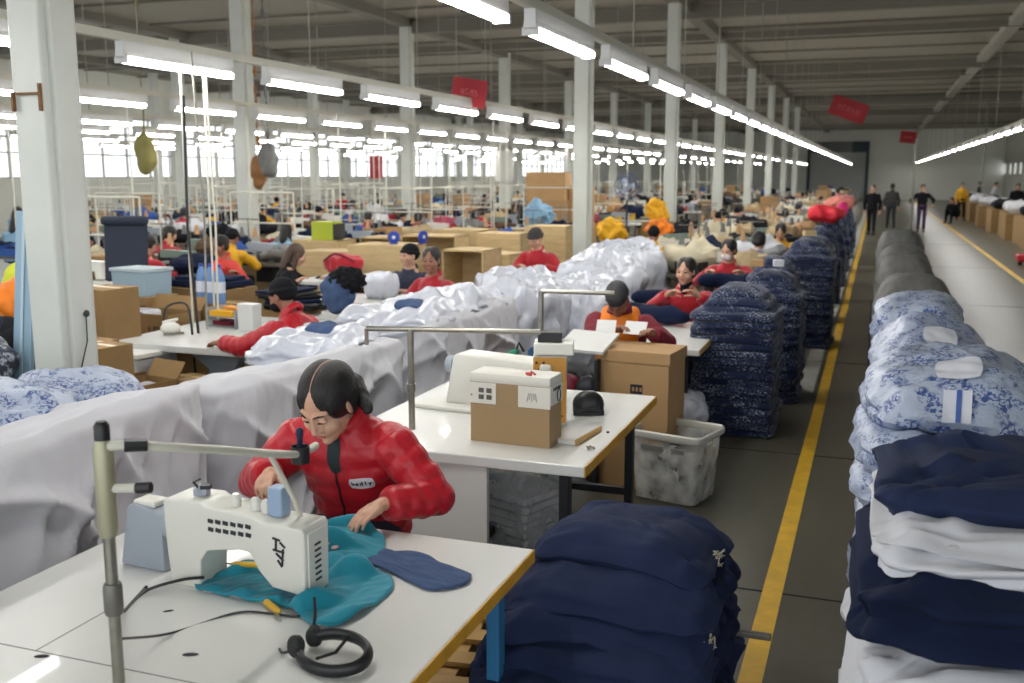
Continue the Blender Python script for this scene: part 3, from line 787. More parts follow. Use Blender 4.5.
# industrial lockstitch machine; local: bed along x, needle end at +x, operator at +y
def big_machine(name, label, loc, rz):
    t = thing(name, label, 'sewing machine', loc, rz, 'industrial sewing machines')
    b = MB(); b.box((0, .02, -.012), (.52, .19, .03)); b.build('bed', machine_w, t, bevel=.008, smooth=True)
    m = MB()
    # one casting: pillar at -x, arm, head at +x, seen from the back
    prof = [(-.24, .0), (-.13, .0), (-.125, .09), (-.10, .125), (.02, .145), (.055, .14), (.085, .09), (.13, .045), (.225, .035), (.245, .05), (.248, .225), (.238, .238), (.10, .24), (.07, .252), (-.10, .262), (-.12, .275), (-.25, .27), (-.258, .26), (-.25, .10)]
    m.prism(prof, -.06, .07, 'y'); body = m.build('arm_casting', machine_w, t, bevel=.006, smooth=True, seg=3)
    h = MB(); h.box((.249, .005, .12), (.006, .10, .20)); h.build('face_plate', machine_w, t, bevel=.002)
    s_ = MB(); 
    for k in range(7): s_.box((.253, .0, .07 + k * .018), (.003, .03, .006))
    s_.build('vent_slots', plast_b, t)['kind'] = 'stuff'
    d = MB()
    for i in range(6):
        for j in range(2): d.box((-.08 + i * .027, -.0615, .222 - j * .026), (.018, .003, .012), ry=.15)
    d.build('slot_pattern', ink, body)['kind'] = 'stuff'
    d = MB()                                              # the dark emblem on the head
    for a, c in (((.140, .20), (.165, .195)), ((.152, .20), (.15, .165)), ((.165, .19), (.182, .175)), ((.14, .165), (.178, .16)), ((.15, .155), (.175, .135)), ((.175, .17), (.17, .12)), ((.155, .135), (.17, .115))):
        d.tube([(a[0], -.0615, a[1]), (c[0], -.0615, c[1])], .0035, 5)
    d.build('emblem', ink, body)
    for x, z, r in ((-.03, .275, .016), (.04, .272, .015), (.075, .268, .012)):
        k = MB(); k.lathe([(r, -.02), (r, .012), (r * .6, .02)], (x, 0, z), 12); k.build('tension_knob', machine_w, t, smooth=True)
    k = MB(); k.lathe([(.02, -.01), (.026, 0), (.026, .02), (.015, .03)], (-.165, .01, .27), 12); k.box((-.15, .0, .295), (.035, .02, .03)); k.build('oil_cap', machine_g, t, smooth=True)
    k = MB(); k.box((-.14, .0, .305), (.03, .03, .012), rz=.5); k.tube([(-.16, 0, .29), (-.17, -.02, .32), (-.15, -.01, .33)], .004, 6); k.build('thread_guide', plast_b, t)
    k = MB(); k.lathe([(.02, -.005), (.05, -.002), (.05, .022), (.03, .03)], (-.285, .005, .17), 20, 'x'); k.build('hand_wheel', machine_g, t, smooth=True)
    k = MB(); k.box((.11, .02, .285), (.05, .05, .09)); k.build('bobbin_winder', mat('pale_blue_plastic', rgb(150, 172, 200), .4), t, bevel=.006)
    k = MB(); k.tube([(.175, .02, .05), (.175, .02, .02)], .004, 6); k.box((.175, .02, .018), (.03, .04, .006)); k.build('presser_foot', steel, t)
    k = MB(); k.tube([(.165, .02, .07), (.165, .02, .012)], .0025, 6); k.build('needle', steel, t)
    return t
mach = big_machine('sewing_machine', 'white industrial sewing machine on the nearest table, teal cloth under its needle', (-1.735, 2.44, .76), R(-2))

def prism_obj(name, label, cat, loc, rz, m, mtl, group=None, bevel=0.0, **k):
    o = m.build(name, mtl, None, bevel=bevel, **k); o.location = loc; o.rotation_euler = (0, 0, rz); return props(o, label, cat, group)
# grey tapered motor box left of it
t = thing('motor_box', 'tapered grey plastic motor box standing left of the white machine on the nearest table', 'motor box', (-2.13, 2.50, .76), R(-4))
m = MB(); m.prism([(-.10, 0), (.085, 0), (.085, .19), (.05, .20), (-.035, .215), (-.06, .20)], -.05, .05, 'y'); m.build('body', machine_g, t, bevel=.012, smooth=True)
m = MB(); m.box((.0, 0, .212), (.09, .07, .02)); m.build('cap', machine_w, t, bevel=.008)
# black wires from the stand to the machine
def cable(name, label, pts, r, m, cat='cable', group=None):
    o = MB().tube(pts, r, 6).build(name, m, None, smooth=True); return props(o, label, cat, group)
def curve_pts(ctrl, n=8):
    out = []; c = [Vector(p) for p in ctrl]; c = [c[0]] + c + [c[-1]]
    for i in range(1, len(c) - 2):
        for k in range(n):
            u = k / n; a, b, d, e = c[i - 1], c[i], c[i + 1], c[i + 2]
            out.append(.5 * ((2 * b) + (d - a) * u + (2 * a - 5 * b + 4 * d - e) * u * u + (3 * b - a - 3 * d + e) * u ** 3))
    out.append(c[-2]); return out
cable('power_cable', 'black cable curving from the thread stand to the back of the foreground machine', curve_pts([(-1.72, 1.98, .95), (-1.95, 2.15, .775), (-2.0, 2.3, .768), (-1.92, 2.36, .79), (-1.85, 2.38, .80)]), .005, plast_b, group='machine cables')
cable('wire_loop', 'thin dark wire lying along the table in front of the foreground machine', curve_pts([(-1.71, 1.87, .86), (-1.75, 2.1, .764), (-1.66, 2.27, .764), (-1.56, 2.30, .764), (-1.475, 2.31, .766), (-1.45, 2.38, .775)]), .0035, plast_b, group='machine cables')

# thread stand: pole, two clamps, bent arm with thread cup
t = thing('thread_stand', 'tall steel thread stand with a bent cream arm on the nearest table', 'thread stand', (-1.70, 1.84, .76))
m = MB(); m.lathe([(.0145, 0), (.0145, .64)], n=14); m.build('pole', steel, t, smooth=True)
m = MB(); m.lathe([(.020, .18), (.023, .19), (.023, .25), (.020, .26)], n=14); m.build('collar', dull_steel, t, smooth=True)
m = MB(); m.lathe([(.020, .38), (.024, .40), (.024, .60), (.018, .62)], n=14); m.build('sleeve', mat('cream_metal', rgb(170, 166, 140), .4, metal=.4), t, smooth=True)
m = MB(); m.lathe([(.0185, .62), (.0185, .655), (.012, .665)], n=14); m.build('pole_cap', plast_b, t, smooth=True)
m = MB(); m.tube([(.01, .0, .50), (.05, .02, .50), (.09, .03, .502)], .011, 8); m.build('side_peg', rail_m, t, smooth=True)
m = MB(); m.tube([(.07, .024, .50), (.105, .034, .503)], .014, 8); m.build('side_peg_tip', plast_b, t, smooth=True)
m = MB(); m.tube(curve_pts([(.015, .0, .605), (.06, .03, .605), (.12, .12, .58), (.14, .26, .54), (.16, .46, .478), (.15, .62, .435), (.12, .76, .42)]), .012, 10); m.build('arm', rail_m, t, smooth=True)
m = MB(); m.tube([(.045, .02, .605), (.085, .055, .602)], .017, 8); m.build('arm_clamp', plast_b, t, smooth=True)
m = MB(); m.tube([(.155, .46, .475), (.14, .60, .30), (.13, .74, .01)], .008, 8); m.build('brace', rail_m, t, smooth=True)
cup = MB(); cup.lathe([(.024, -.03), (.027, -.03), (.028, .02), (.025, .02), (.024, -.026)], (.152, .62, .438), 16); cup.build('thread_cup', plast_b, t, smooth=True)
m = MB(); m.lathe([(.009, .0), (.009, .045), (.011, .05), (.011, .07), (.006, .075)], (.152, .62, .438), 12); m.build('thread_spindle', mat('navy_plastic', rgb(26, 32, 64), .4), t, smooth=True)

# cloth lying on the table
def cloth(name, label, outline, mtl, cat='garment', th=.010, group=None, seed=1, z0=.762, amp=.02, fold=0.0, ff=5.0, lift=0.0, cells=90):
    """a piece of cloth dropped on a table: a free outline, long soft folds running along direction fold"""
    pts = [Vector((*p, 0)) for p in outline]; cen = sum(pts, Vector()) / len(pts); n = len(pts)
    loop = []
    for i in range(n):
        a, b, c, d = pts[i - 1], pts[i], pts[(i + 1) % n], pts[(i + 2) % n]
        for k in range(14):
            u = k / 14; loop.append(.5 * ((2 * b) + (c - a) * u + (2 * a - 5 * b + 4 * c - d) * u * u + (3 * b - a - 3 * c + d) * u ** 3))
    L_ = len(loop); cf, sf = math.cos(fold), math.sin(fold)
    def pt(u, v):
        e = loop[int(round(u * L_)) % L_]; r = v; p = cen.lerp(e, r)
        p = p + Vector((nz(p, 9, seed), nz(p, 9, seed + 5), 0)) * .018 * r
        x = p.x * cf + p.y * sf; y = -p.x * sf + p.y * cf
        w = nz((x * 2.2, y * ff * 2, 0), 2.2, seed) ; w2 = nz((x * 4, y * ff * 4, 0), 2.2, seed + 9)
        ed = min(1, (1 - r) * 5 + .25)
        return (p.x, p.y, z0 + th * .5 + ed * amp * (max(0, w) * 1.7 + abs(w2) * .3) + lift * (1 - r) ** 1.0)
    m = MB(); m.grid(pt, L_, 32, closed_u=True)
    o = m.build(name, mtl, None, solid=th); me = o.data
    me.polygons.foreach_set('use_smooth', [True] * len(me.polygons))
    for v in me.vertices: v.co.z = max(v.co.z, z0 + .001)
    return props(o, label, cat, group)
cloth('teal_garment', 'crumpled teal garment panel under the needle of the foreground machine', [(-1.90, 2.40), (-1.72, 2.36), (-1.55, 2.34), (-1.36, 2.28), (-1.31, 2.48), (-1.36, 2.64), (-1.55, 2.66), (-1.76, 2.62)], teal, amp=.06, fold=.9, seed=4, ff=3.2)
cloth('teal_sleeve_piece', 'teal cloth piece bunched up against the red jacket, behind the needle', [(-1.77, 2.72), (-1.58, 2.68), (-1.47, 2.80), (-1.58, 2.97), (-1.74, 2.98), (-1.82, 2.88)], teal, amp=.05, fold=.4, lift=.05, seed=9)
cloth('slate_garment', 'slate blue cloth piece lying by the right hand edge of the nearest table', [(-1.52, 2.74), (-1.35, 2.67), (-1.20, 2.60), (-1.12, 2.66), (-1.12, 2.74), (-1.24, 2.80), (-1.40, 2.85)], slate, amp=.05, fold=-.35, seed=12)
t = thing('pink_trim', 'small scrap of pale pink trim held under the sewing hand', 'trim scrap', (-1.62, 2.74, .80)); m = MB()
for k in range(7): m.ell((math.cos(k) * .018, math.sin(k * 1.7) * .015, .006 * (k % 3)), (.012, .008, .007), rot=(0, 0, k))
m.build('scrap', mat('pale_pink', rgb(214, 178, 176), .8), t, voxel=.003)
def snips(label, loc, rz):
    t = thing('thread_snips', label, 'snips', loc, rz, 'yellow thread snips')
    m = MB(); m.cap((-.05, .0, .012), (.03, .008, .014), .012, .009, sq=.8); m.build('handle', yel_h, t, smooth=True)
    m = MB(); m.prism([(.03, -.006), (.09, 0), (.03, .006)], .008, .013); m.build('blade', steel, t)
    return t
snips('yellow-handled thread snips lying behind the arm of the foreground machine', (-1.80, 2.52, .785), R(190))
snips('yellow-handled snips at the foot of the foreground machine head', (-1.565, 2.31, .762), R(-40))
t = thing('headphones', 'black padded headphones lying at the front of the nearest table', 'headphones', (-1.25, 2.11, .775), R(-12)); t.scale = (1.2, 1.25, 1.2)
m = MB(); m.tube([(.085 * math.cos(a), .055 * math.sin(a), .012 + .012 * math.sin(a)) for a in [R(-155 + 310 * k / 26) for k in range(27)]], [.010] * 27, 10, sq=1.5); m.build('headband', plast_b, t, smooth=True)
for q in (-1, 1):
    m = MB(); m.ell((-.082, .030 * q, .016), (.020, .014, .026)); m.ell((-.082, .020 * q, .016), (.016, .012, .022)); m.build('ear_cup', rubber, t, smooth=True)
m = MB(); m.tube([(0, -.05, .02), (0.005, 0, .012), (.0, .052, .03)], .004, 6); m.build('strap', plast_b, t, smooth=True)
m = MB(); m.tube(curve_pts([(-.09, .03, .02), (-.10, .05, .05), (-.115, .065, .085)]), .0035, 6); m.build('microphone_boom', plast_b, t, smooth=True)
m = MB(); m.tube(curve_pts([(-.09, -.03, .006), (-.12, -.03, -.008), (-.14, -.02, -.009)]), .003, 6); m.build('cord', plast_b, t, smooth=True)

# ------------------------------------------------------------------ second table
t2 = table_box('sewing_table', 'white yellow-edged table behind the foreground woman, tan carton on it', -2.40, -1.12, 4.02, 5.52, edge=yel_edge, leg=dark_steel, th=.05, panel=((-.62, -.73, .32), (.18, -.70, .71)))
def steel_frame(label, x0, y0, x1, y1, z, down, ext0=.0, ext1=.0):
    """bench rail: one upright and a bar on it"""
    t = thing('steel_rail', label, 'steel rail', (x0, y0, z), 0, 'bench thread rails'); d = Vector((x1 - x0, y1 - y0, 0)); u = d.normalized()
    m = MB(); m.tube([(0, 0, 0), (0, 0, down)], .016, 12); m.build('upright', steel, t, smooth=True)
    m = MB(); m.lathe([(.021, down * .38), (.021, down * .46)], n=12); m.build('collar', steel, t, smooth=True)
    a = -u * ext0; b = d + u * ext1
    m = MB(); m.tube([a + Vector((0, 0, down)), b + Vector((0, 0, down))], .013, 10); m.build('bar', steel, t, smooth=True)
    m = MB(); m.tube([a + Vector((0, 0, down)), a + Vector((0, 0, down - .08))], .011, 8); m.build('hook_end', steel, t, smooth=True)
    return t
steel_frame('grey steel rail on an upright at the left end of the carton table', -2.10, 4.36, -1.48, 4.50, .76, .50, .22)
steel_frame('grey steel rail behind the orange panel machine, running to the capped worker', -1.74, 5.30, -1.33, 5.34, .76, .60, 0)
# carton
t = thing('carton', 'tan cardboard carton with white printed top flaps, standing upright on the second table', 'carton', (-1.545, 4.335, .76), R(-3), 'cartons')
m = MB(); m.box((0, 0, .145), (.40, .16, .29)); m.build('box', mat('tan_carton', rgb(160, 134, 98), .8, var=.03, vscale=4), t, bevel=.003)
wl2 = mat('carton_white', rgb(222, 219, 208), .5)
m = MB(); m.box((0, 0, .308), (.41, .17, .05)); lid = m.build('lid', wl2, t, bevel=.014, smooth=True)
for x, w_ in ((-.135, .14), (.125, .16)):
    m = MB(); m.box((x, -.083, .235), (w_, .006, .10)); m.build('label_flap', wl2, t, bevel=.002)
m = MB(); m.box((.203, 0, .245), (.006, .15, .09)); m.build('label_flap', wl2, t)
m = MB()
for i in range(2):
    for j in range(2): m.box((-.14 + i * .04, -.087, .25 - j * .032), (.026, .003, .022))
m.box((-.19, -.087, .225), (.008, .003, .006)); m.build('printed_panel', mat('grey_print', rgb(90, 88, 84), .6), t)
m = MB(); m.tube([(.2075, .02 + .022 * math.cos(a), .235 + .03 * math.sin(a)) for a in [2 * PI * k / 12 for k in range(13)]], .003, 5)
for k in range(5): m.tube([(.2075, -.05 + .02 * k, .265), (.2075, -.045 + .02 * k, .28)], .003, 5)
m.build('printed_mark', ink, t)
m = MB()
for k in range(5): m.tube([(.09 + .012 * k, -.087, .215 + .01 * (k % 2)), (.10 + .008 * k, -.087, .255)], .0018, 5)
m.build('printed_symbols', mat('pale_print', rgb(150, 146, 138), .6), t)
m = MB()
for a, b in (((.06, -.03), (.09, -.02)), ((.07, -.05), (.10, -.045)), ((.09, -.01), (.07, .02)), ((.10, -.02), (.115, -.05)), ((.08, -.06), (.105, -.07))): m.tube([(*a, .334), (*b, .334)], .006, 5)
m.build('red_seal', ink_red, lid)
# big white machine behind the carton
t = thing('sewing_machine', 'bulky white sewing machine lying behind the tan carton on the second table', 'sewing machine', (-1.84, 4.92, .76), R(-6), 'industrial sewing machines')
m = MB(); m.box((-.16, -.05, .012), (.56, .26, .024)); m.build('bed', machine_w, t, bevel=.008)
m = MB(); m.prism([(-.30, .02), (-.02, .02), (.0, .16), (.05, .15), (.26, .16), (.29, .17), (.29, .265), (.27, .285), (-.22, .30), (-.25, .28)], -.08, .08, 'y'); m.build('arm_casting', machine_w, t, bevel=.03, seg=4, smooth=True)
m = MB(); m.box((.24, 0, .10), (.09, .13, .14)); m.build('head', machine_w, t, bevel=.012, smooth=True)
m = MB(); m.ell((-.07, -.1, .06), (.03, .03, .035)); m.ell((-.04, -.11, .10), (.02, .02, .02)); m.build('lever_knob', plast_b, t, voxel=.006)
m = MB(); m.lathe([(.0, -.02), (.045, -.02), (.05, 0), (.045, .02), (.0, .02)], (-.30, 0, .22), 16, 'x'); m.build('hand_wheel', machine_g, t, smooth=True)
# orange faced control cabinet with a white top box and knob
t = thing('control_cabinet', 'upright machine cabinet with an orange-tan front panel, behind the tan carton', 'cabinet', (-1.50, 4.72, .76), R(16)); t.scale = (1, 1, 1.04)
m = MB(); m.box((0, 0, .17), (.17, .12, .34)); m.build('cabinet', machine_w, t, bevel=.008)
m = MB(); m.box((0, -.064, .175), (.165, .01, .32)); m.build('front_panel', mat('ochre_panel', rgb(206, 150, 66), .45, var=.06, vscale=4), t, bevel=.004)
m = MB(); m.box((-.02, -.095, .27), (.06, .05, .07)); m.build('knob', machine_w, t, bevel=.014, smooth=True)
m = MB(); m.box((.02, 0, .375), (.20, .15, .06)); m.build('top_box', machine_w, t, bevel=.008)
m = MB(); m.box((.0, -.02, .43), (.12, .08, .05)); m.build('meter', plast_b, t, bevel=.006)
m = MB()
for x, z in ((-.065, .31), (-.05, .28), (-.03, .31), (.06, .05)): m.ell((x, -.072, z), (.007, .004, .006))
m.build('screws', ink, t)['kind'] = 'stuff'
t = thing('foot_pedal', 'black rounded pedal case standing beside the orange cabinet', 'pedal case', (-1.37, 4.98, .76), R(20))
m = MB(); m.ell((0, 0, .05), (.085, .06, .075), e=.8); m.box((0, 0, .015), (.16, .11, .03)); m.build('case', plast_b, t, voxel=.008, relax=3)
m = MB(); m.box((0, -.055, .012), (.13, .02, .012)); m.build('foot', rubber, t)
t = thing('wooden_ruler', 'flat white board with an orange wooden edge lying on the second table beside the carton', 'board', (-1.29, 4.50, .76), R(-8)); t.scale = (.8, .9, 1)
m = MB(); m.box((0, 0, .012), (.14, .34, .02)); m.build('board', lam, t); m = MB(); m.box((.073, 0, .014), (.01, .34, .026)); m.build('edge', ply, t)
t = thing('metal_scraps', 'small twisted grey metal clip near the front corner of the second table', 'clip', (-1.17, 4.30, .762)); m = MB()
for k in range(5): m.tube([(math.cos(k * 2) * .02, math.sin(k * 2) * .012, .004), (math.cos(k * 2 + 2) * .02, math.sin(k * 2 + 2) * .012, .012)], .004, 5)
m.build('clip', dull_steel, t)
prism_obj('metal_nut', 'tiny dark nut on the second table near its yellow edge', 'nut', (-1.17, 4.62, .76), 0, MB().lathe([(.008, 0), (.008, .008)], n=6), dark_steel)
t = thing('cloth_bundle', 'blue and green cloth bundle heaped behind the white machine', 'cloth bundle', (-1.85, 5.24, .76)); m = MB()
m.ell((0, 0, .10), (.13, .08, .11)); m.cap((.06, -.02, .08), (.10, -.01, .27), .05, .035); m.ell((-.06, 0, .16), (.06, .05, .08)); m.build('cloth', mat('petrol_cloth', rgb(34, 70, 104), .8, var=.15), t, voxel=.012, relax=2, deform=lambda c, n: c + n * .014 * nz(c, 22, 3))
m = MB(); m.cap((-.07, -.03, .16), (-.02, -.03, .25), .04, .03); m.build('green_lining', mat('green_cloth', rgb(40, 130, 100), .8), t, voxel=.01, deform=lambda c, n: c + n * .008 * nz(c, 22, 3))
m = MB(); m.tube([(-.02, 0, .26), (.0, 0, .31), (.03, 0, .26)], .008, 6); m.build('carry_loop', plast_b, t)

# clear bag with a block of wrapped pieces under table two
t = thing('plastic_sack', 'clear plastic sack round a block of folded pieces, on the floor under the second table', 'plastic sack', (-1.66, 4.72, 0.02), R(-22))
m = MB()
for k in range(9): m.box((.003 * (k % 2), .002 * (k % 3), .03 + k * .043), (.36, .34, .036))
m.build('folded_pieces', mat('grey_white_pieces', rgb(214, 216, 218), .7, var=.08, vscale=6), t, bevel=.008)['kind'] = 'stuff'
def sackp(u, v):
    a = 2 * PI * u; c_, s_ = math.cos(a), math.sin(a); e = .35
    x = math.copysign(abs(c_) ** e, c_) * .195; y = math.copysign(abs(s_) ** e, s_) * .185
    if v < .7: z = .42 * v / .7; k = 1.0
    else: w_ = (v - .7) / .3; z = .42 + .14 * math.sin(w_ * PI * .62) ; k = 1 - .72 * w_ ** .9
    p = Vector((x * k, y * k, z)); f_ = .012 + .03 * max(0, v - .6)
    return p + Vector((nz((x, y, z), 14, 2), nz((x, y, z), 14, 5), nz((x, y, z), 12, 9) * (1 if v > .7 else 0))) * f_
MB().grid(sackp, 64, 34, closed_u=True).build('sack_film', bag_film, t, smooth=True)
prism_obj('black_bag', 'black bin bag slumped under the second table beside the woman in the puffer jacket', 'bag', (-1.98, 4.42, .0), 0,
          MB().ell((0, 0, .22), (.17, .15, .22)).cap((0, 0, .38), (.06, .02, .52), .08, .03), mat('black_film', rgb(22, 24, 26), .3, bump=.4, bscale=20), voxel=.015, relax=2, deform=lambda c, n: c + n * .03 * nz(c, 12, 4))
# milky bin
t = thing('storage_bin', 'milky translucent plastic bin of dark scraps beside the yellow aisle line', 'bin', (-1.10, 6.08, .0), R(-14), 'storage bins')
m = MB(); T = .006
def binp(u, v, g=0):
    a = 2 * PI * u; c_, s_ = math.cos(a), math.sin(a); e = .22; k = .86 + .14 * v
    return Vector((math.copysign(abs(c_) ** e, c_) * (.235 - g) * k, math.copysign(abs(s_) ** e, s_) * (.20 - g) * k, .01 + .42 * v))
m.grid(lambda u, v: binp(u, v), 64, 8, closed_u=True)
o = len(m.v); m.v.append((0, 0, .01)); m.f += [((j + 1) % 64, j, o) for j in range(64)]
m.build('tub', bin_plast, t, smooth=True)
rim = [binp(k / 64, 1) * 1.0 for k in range(65)]
m = MB(); m.tube([(p.x * 1.03, p.y * 1.03, .425) for p in rim], .016, 8, sq=1.6, up=(0, 0, 1)); m.build('rim', mat('milky_rim', rgb(204, 202, 192), .4), t, smooth=True)
m = MB(); m.ell((0, 0, .17), (.19, .16, .16), e=.5, ez=.6); m.build('contents', mat('mixed_scraps', rgb(176, 172, 165), .8, col2=rgb(30, 34, 42), vscale=17, thr=(.5, .54), detail=6), t, voxel=.014, deform=lambda c, n: c + n * .03 * nz(c, 16, 6))['kind'] = 'stuff'
m = MB(); m.ell((.03, .0, .36), (.12, .08, .025), e=.6); m.build('dark_bundle', charcoal, t, smooth=True)
m = MB(); m.box((-.07, -.196, .345), (.15, .012, .035)); m.build('side_label', mat('grey_label', rgb(128, 128, 124), .6), t)
m = MB(); m.box((.10, -.196, .345), (.08, .012, .03)); m.build('side_label', mat('grey_label', rgb(128, 128, 124), .6), t)

# pallet under the navy stack and loose boards
def pallet(label, loc, rz, nx=.95, ny=1.15):
    t = thing('pallet', label, 'pallet', loc, rz, 'wooden pallets')
    for k in range(7):
        MB().box((0, -ny / 2 + .05 + k * (ny - .1) / 6, .125), (nx, .095, .02)).build('deck_board', ply, t)
    for k in (-1, 0, 1): MB().box((k * (nx / 2 - .05), 0, .065), (.09, ny, .09)).build('runner', ply, t)
    for k in (-1, 0, 1): MB().box((0, k * (ny / 2 - .06), .01), (nx, .09, .018)).build('bottom_board', ply, t)
    return t
pallet('worn wooden pallet on the floor beneath the foreground navy cloth stack', (-.98, 3.45, 0), R(8), 1.1, 1.3)

# ------------------------------------------------------------------ stacks of folded cloth
def folded(name, a, b, c, mtl, seed=0, droop=(.0, .0), tilt=(0, 0), folds=3, amp=.012, nu=72, nv=26, e=.34, ez=.55, groove=.025):
    m = MB(); m.ell((0, 0, 0), (a, b, c), nu=nu, nv=nv, e=e, ez=ez)
    def df(p, n):
        q = p.copy(); x, y = p.x / a, p.y / b; r = max(abs(x), abs(y))
        g = math.sin(p.z / c * PI * folds * .5 + seed) * groove * max(0, (r - .7) / .3)
        q.x *= 1 + g; q.y *= 1 + g
        q.z += -droop[0] * x * x * abs(x) - droop[1] * y * y * abs(y) + tilt[0] * x + tilt[1] * y
        k = amp * (nz((p.x, p.y * 1.5, 0), 5, seed) + .5 * nz((p.x * 1.2, p.y * 3, p.z), 9, seed + 4)); q.z += k
        if amp > .017:
            rg = (1 - abs(math.sin(PI * (p.y * 3.4 + p.x * 1.1 + .6 * nz(p, 3, seed + 2) + seed * .37)))) ** 4; r2 = (1 - abs(math.sin(PI * (p.y * 2.3 - p.x * 2.6 + .7 * nz(p, 3, seed + 6))))) ** 5
            q += n * (.011 * rg * max(0, .5 + nz(p, 2.5, seed + 11)) - .013 * r2 * max(0, .45 + nz(p, 2.5, seed + 12)))
        q += n * amp * .5 * nz(p, 13, seed + 8)
        q.x += .02 * nz((0, p.y, seed), 4, 1); q.y += .02 * nz((p.x, 0, seed), 4, 2)
        return q
    return m.build(name, mtl, None, smooth=True, deform=df)
# foreground navy stack, bottom to top
NV = [(-.85, 3.36, .19, .43, .57, .050, .05, (.03, .05), 6, 'lowest'), (-.82, 3.34, .275, .42, .54, .048, -.03, (.04, .06), 2, 'second from the bottom'),
      (-.85, 3.38, .36, .41, .50, .046, .06, (.05, .06), 12, 'third from the bottom'), (-.82, 3.40, .44, .40, .46, .044, -.05, (.05, .06), 4, 'fourth from the bottom'),
      (-.84, 3.44, .515, .385, .42, .042, .04, (.06, .06), 15, 'third from the top'), (-.81, 3.46, .60, .37, .37, .050, -.03, (.07, .06), 3, 'second from the top'),
      (-.79, 3.53, .695, .33, .27, .046, -.10, (.08, .04), 8, 'topmost')]
for x, y, z, a, b, c, rz, dr, sd, w_ in NV:
    o = folded('folded_cloth', a, b, c, navy, sd, dr, tilt=(0, .0), folds=3, amp=.024, nu=140, nv=40, e=.30, ez=.6, groove=.03)
    o.location = (x, y, z); o.rotation_euler = (0, 0, rz)
    props(o, 'folded navy cloth, %s of the big stack in the foreground' % w_, 'folded cloth', 'folded navy cloths of the foreground stack')
for k, (x, y, z) in enumerate(((-.475, 3.50, .63), (-.455, 3.20, .44), (-.52, 2.90, .26))):
    t = thing('cloth_tie', 'pale frayed tie cord hanging out of the foreground navy stack, %s' % ('highest one', 'middle one', 'lowest one')[k], 'cord', (x, y, z), .3 * k, 'frayed cords of the navy stack'); m = MB()
    rn = random.Random(k + 3)
    for j in range(7):
        p = [(rn.uniform(-.02, .03), rn.uniform(-.025, .025), rn.uniform(-.03, .03)) for _ in range(4)]; m.tube(curve_pts(p, 5), .0022, 5)
    m.build('cord_strand', mat('pale_cord', rgb(176, 170, 150), .7), t, smooth=True)['kind'] = 'stuff'
# ruffled side pieces at the right of that stack
for k, (x, y, z, s) in enumerate(((-.47, 3.55, .53, 1), (-.46, 3.42, .36, 1.1), (-.45, 3.30, .20, 1.2))):
    m = MB(); m.ell((0, 0, 0), (.06 * s, .20 * s, .07), e=.7)
    o = m.build('folded_cloth', navy_d, None, voxel=.012, relax=1, deform=lambda c, n: c + n * .03 * nz(c, 16, 5 + k)); o.location = (x, y, z)
    props(o, 'crumpled navy cloth end sticking out on the aisle side of the foreground stack, %s' % ('upper', 'middle', 'lower')[k], 'folded cloth', 'crumpled navy ends')
o = MB().box((0, 0, 0), (.16, .03, .022)).build('handle_bar', dull_steel, None, bevel=.005); o.location = (-.36, 3.62, .30); props(o, 'short grey handle poking out of the foreground navy stack toward the yellow line', 'handle')

# right hand row of stacks: navy and white folded cloths, nearest the camera
RS = [(.42, 3.02, .17, .41, .46, .17, 0, white_cloth, (.02, .02), 'white', 'lowest, wrapped'), (.42, 3.02, .46, .42, .46, .115, 1, white_cloth, (.03, .03), 'white', 'second from the bottom'),
      (.42, 3.02, .695, .42, .46, .105, 2, white_cloth, (.02, .02), 'white', 'under the lower navy cloth'), (.42, 3.05, .905, .415, .44, .095, 3, navy_d, (.02, .03), 'navy', 'lower navy one'),
      (.43, 3.10, 1.025, .39, .41, .028, 4, white_cloth, (.02, .02), 'white', 'right above the lower navy cloth'), (.44, 3.13, 1.07, .385, .40, .024, 7, white_cloth, (.02, .02), 'white', 'right under the topmost navy cloth'), (.45, 3.24, 1.135, .39, .35, .055, 5, navy, (.03, .04), 'navy', 'topmost')]
for x, y, z, a, b, c, sd, mt, dr, cn, w_ in RS:
    o = folded('folded_cloth', a, b, c, mt, sd + 20, dr, folds=3 if c > .06 else 2, amp=.045, nu=140, nv=40, e=.22, ez=.45, groove=.06)
    o.location = (x, y - .02, z - .02); o.rotation_euler = (0, 0, R(2 - sd * .6)); props(o, 'folded %s cloth, %s in the stack at the right front' % (cn, w_), 'folded cloth', 'folded cloths of the right front stack')
m = MB(); rn = random.Random(2)
for j in range(26): 
    y = 2.35 + j * .03; m.tube([(rn.uniform(-.006, .006), y - 2.6 + rn.uniform(-.004, .004), .0), (rn.uniform(-.012, .012), y - 2.6 + .015, .012)], .0035, 5)
pallet('wooden pallet under the navy and white stack at the right front', (.42, 2.75, -.10), 0, .85, 1.3) if False else None

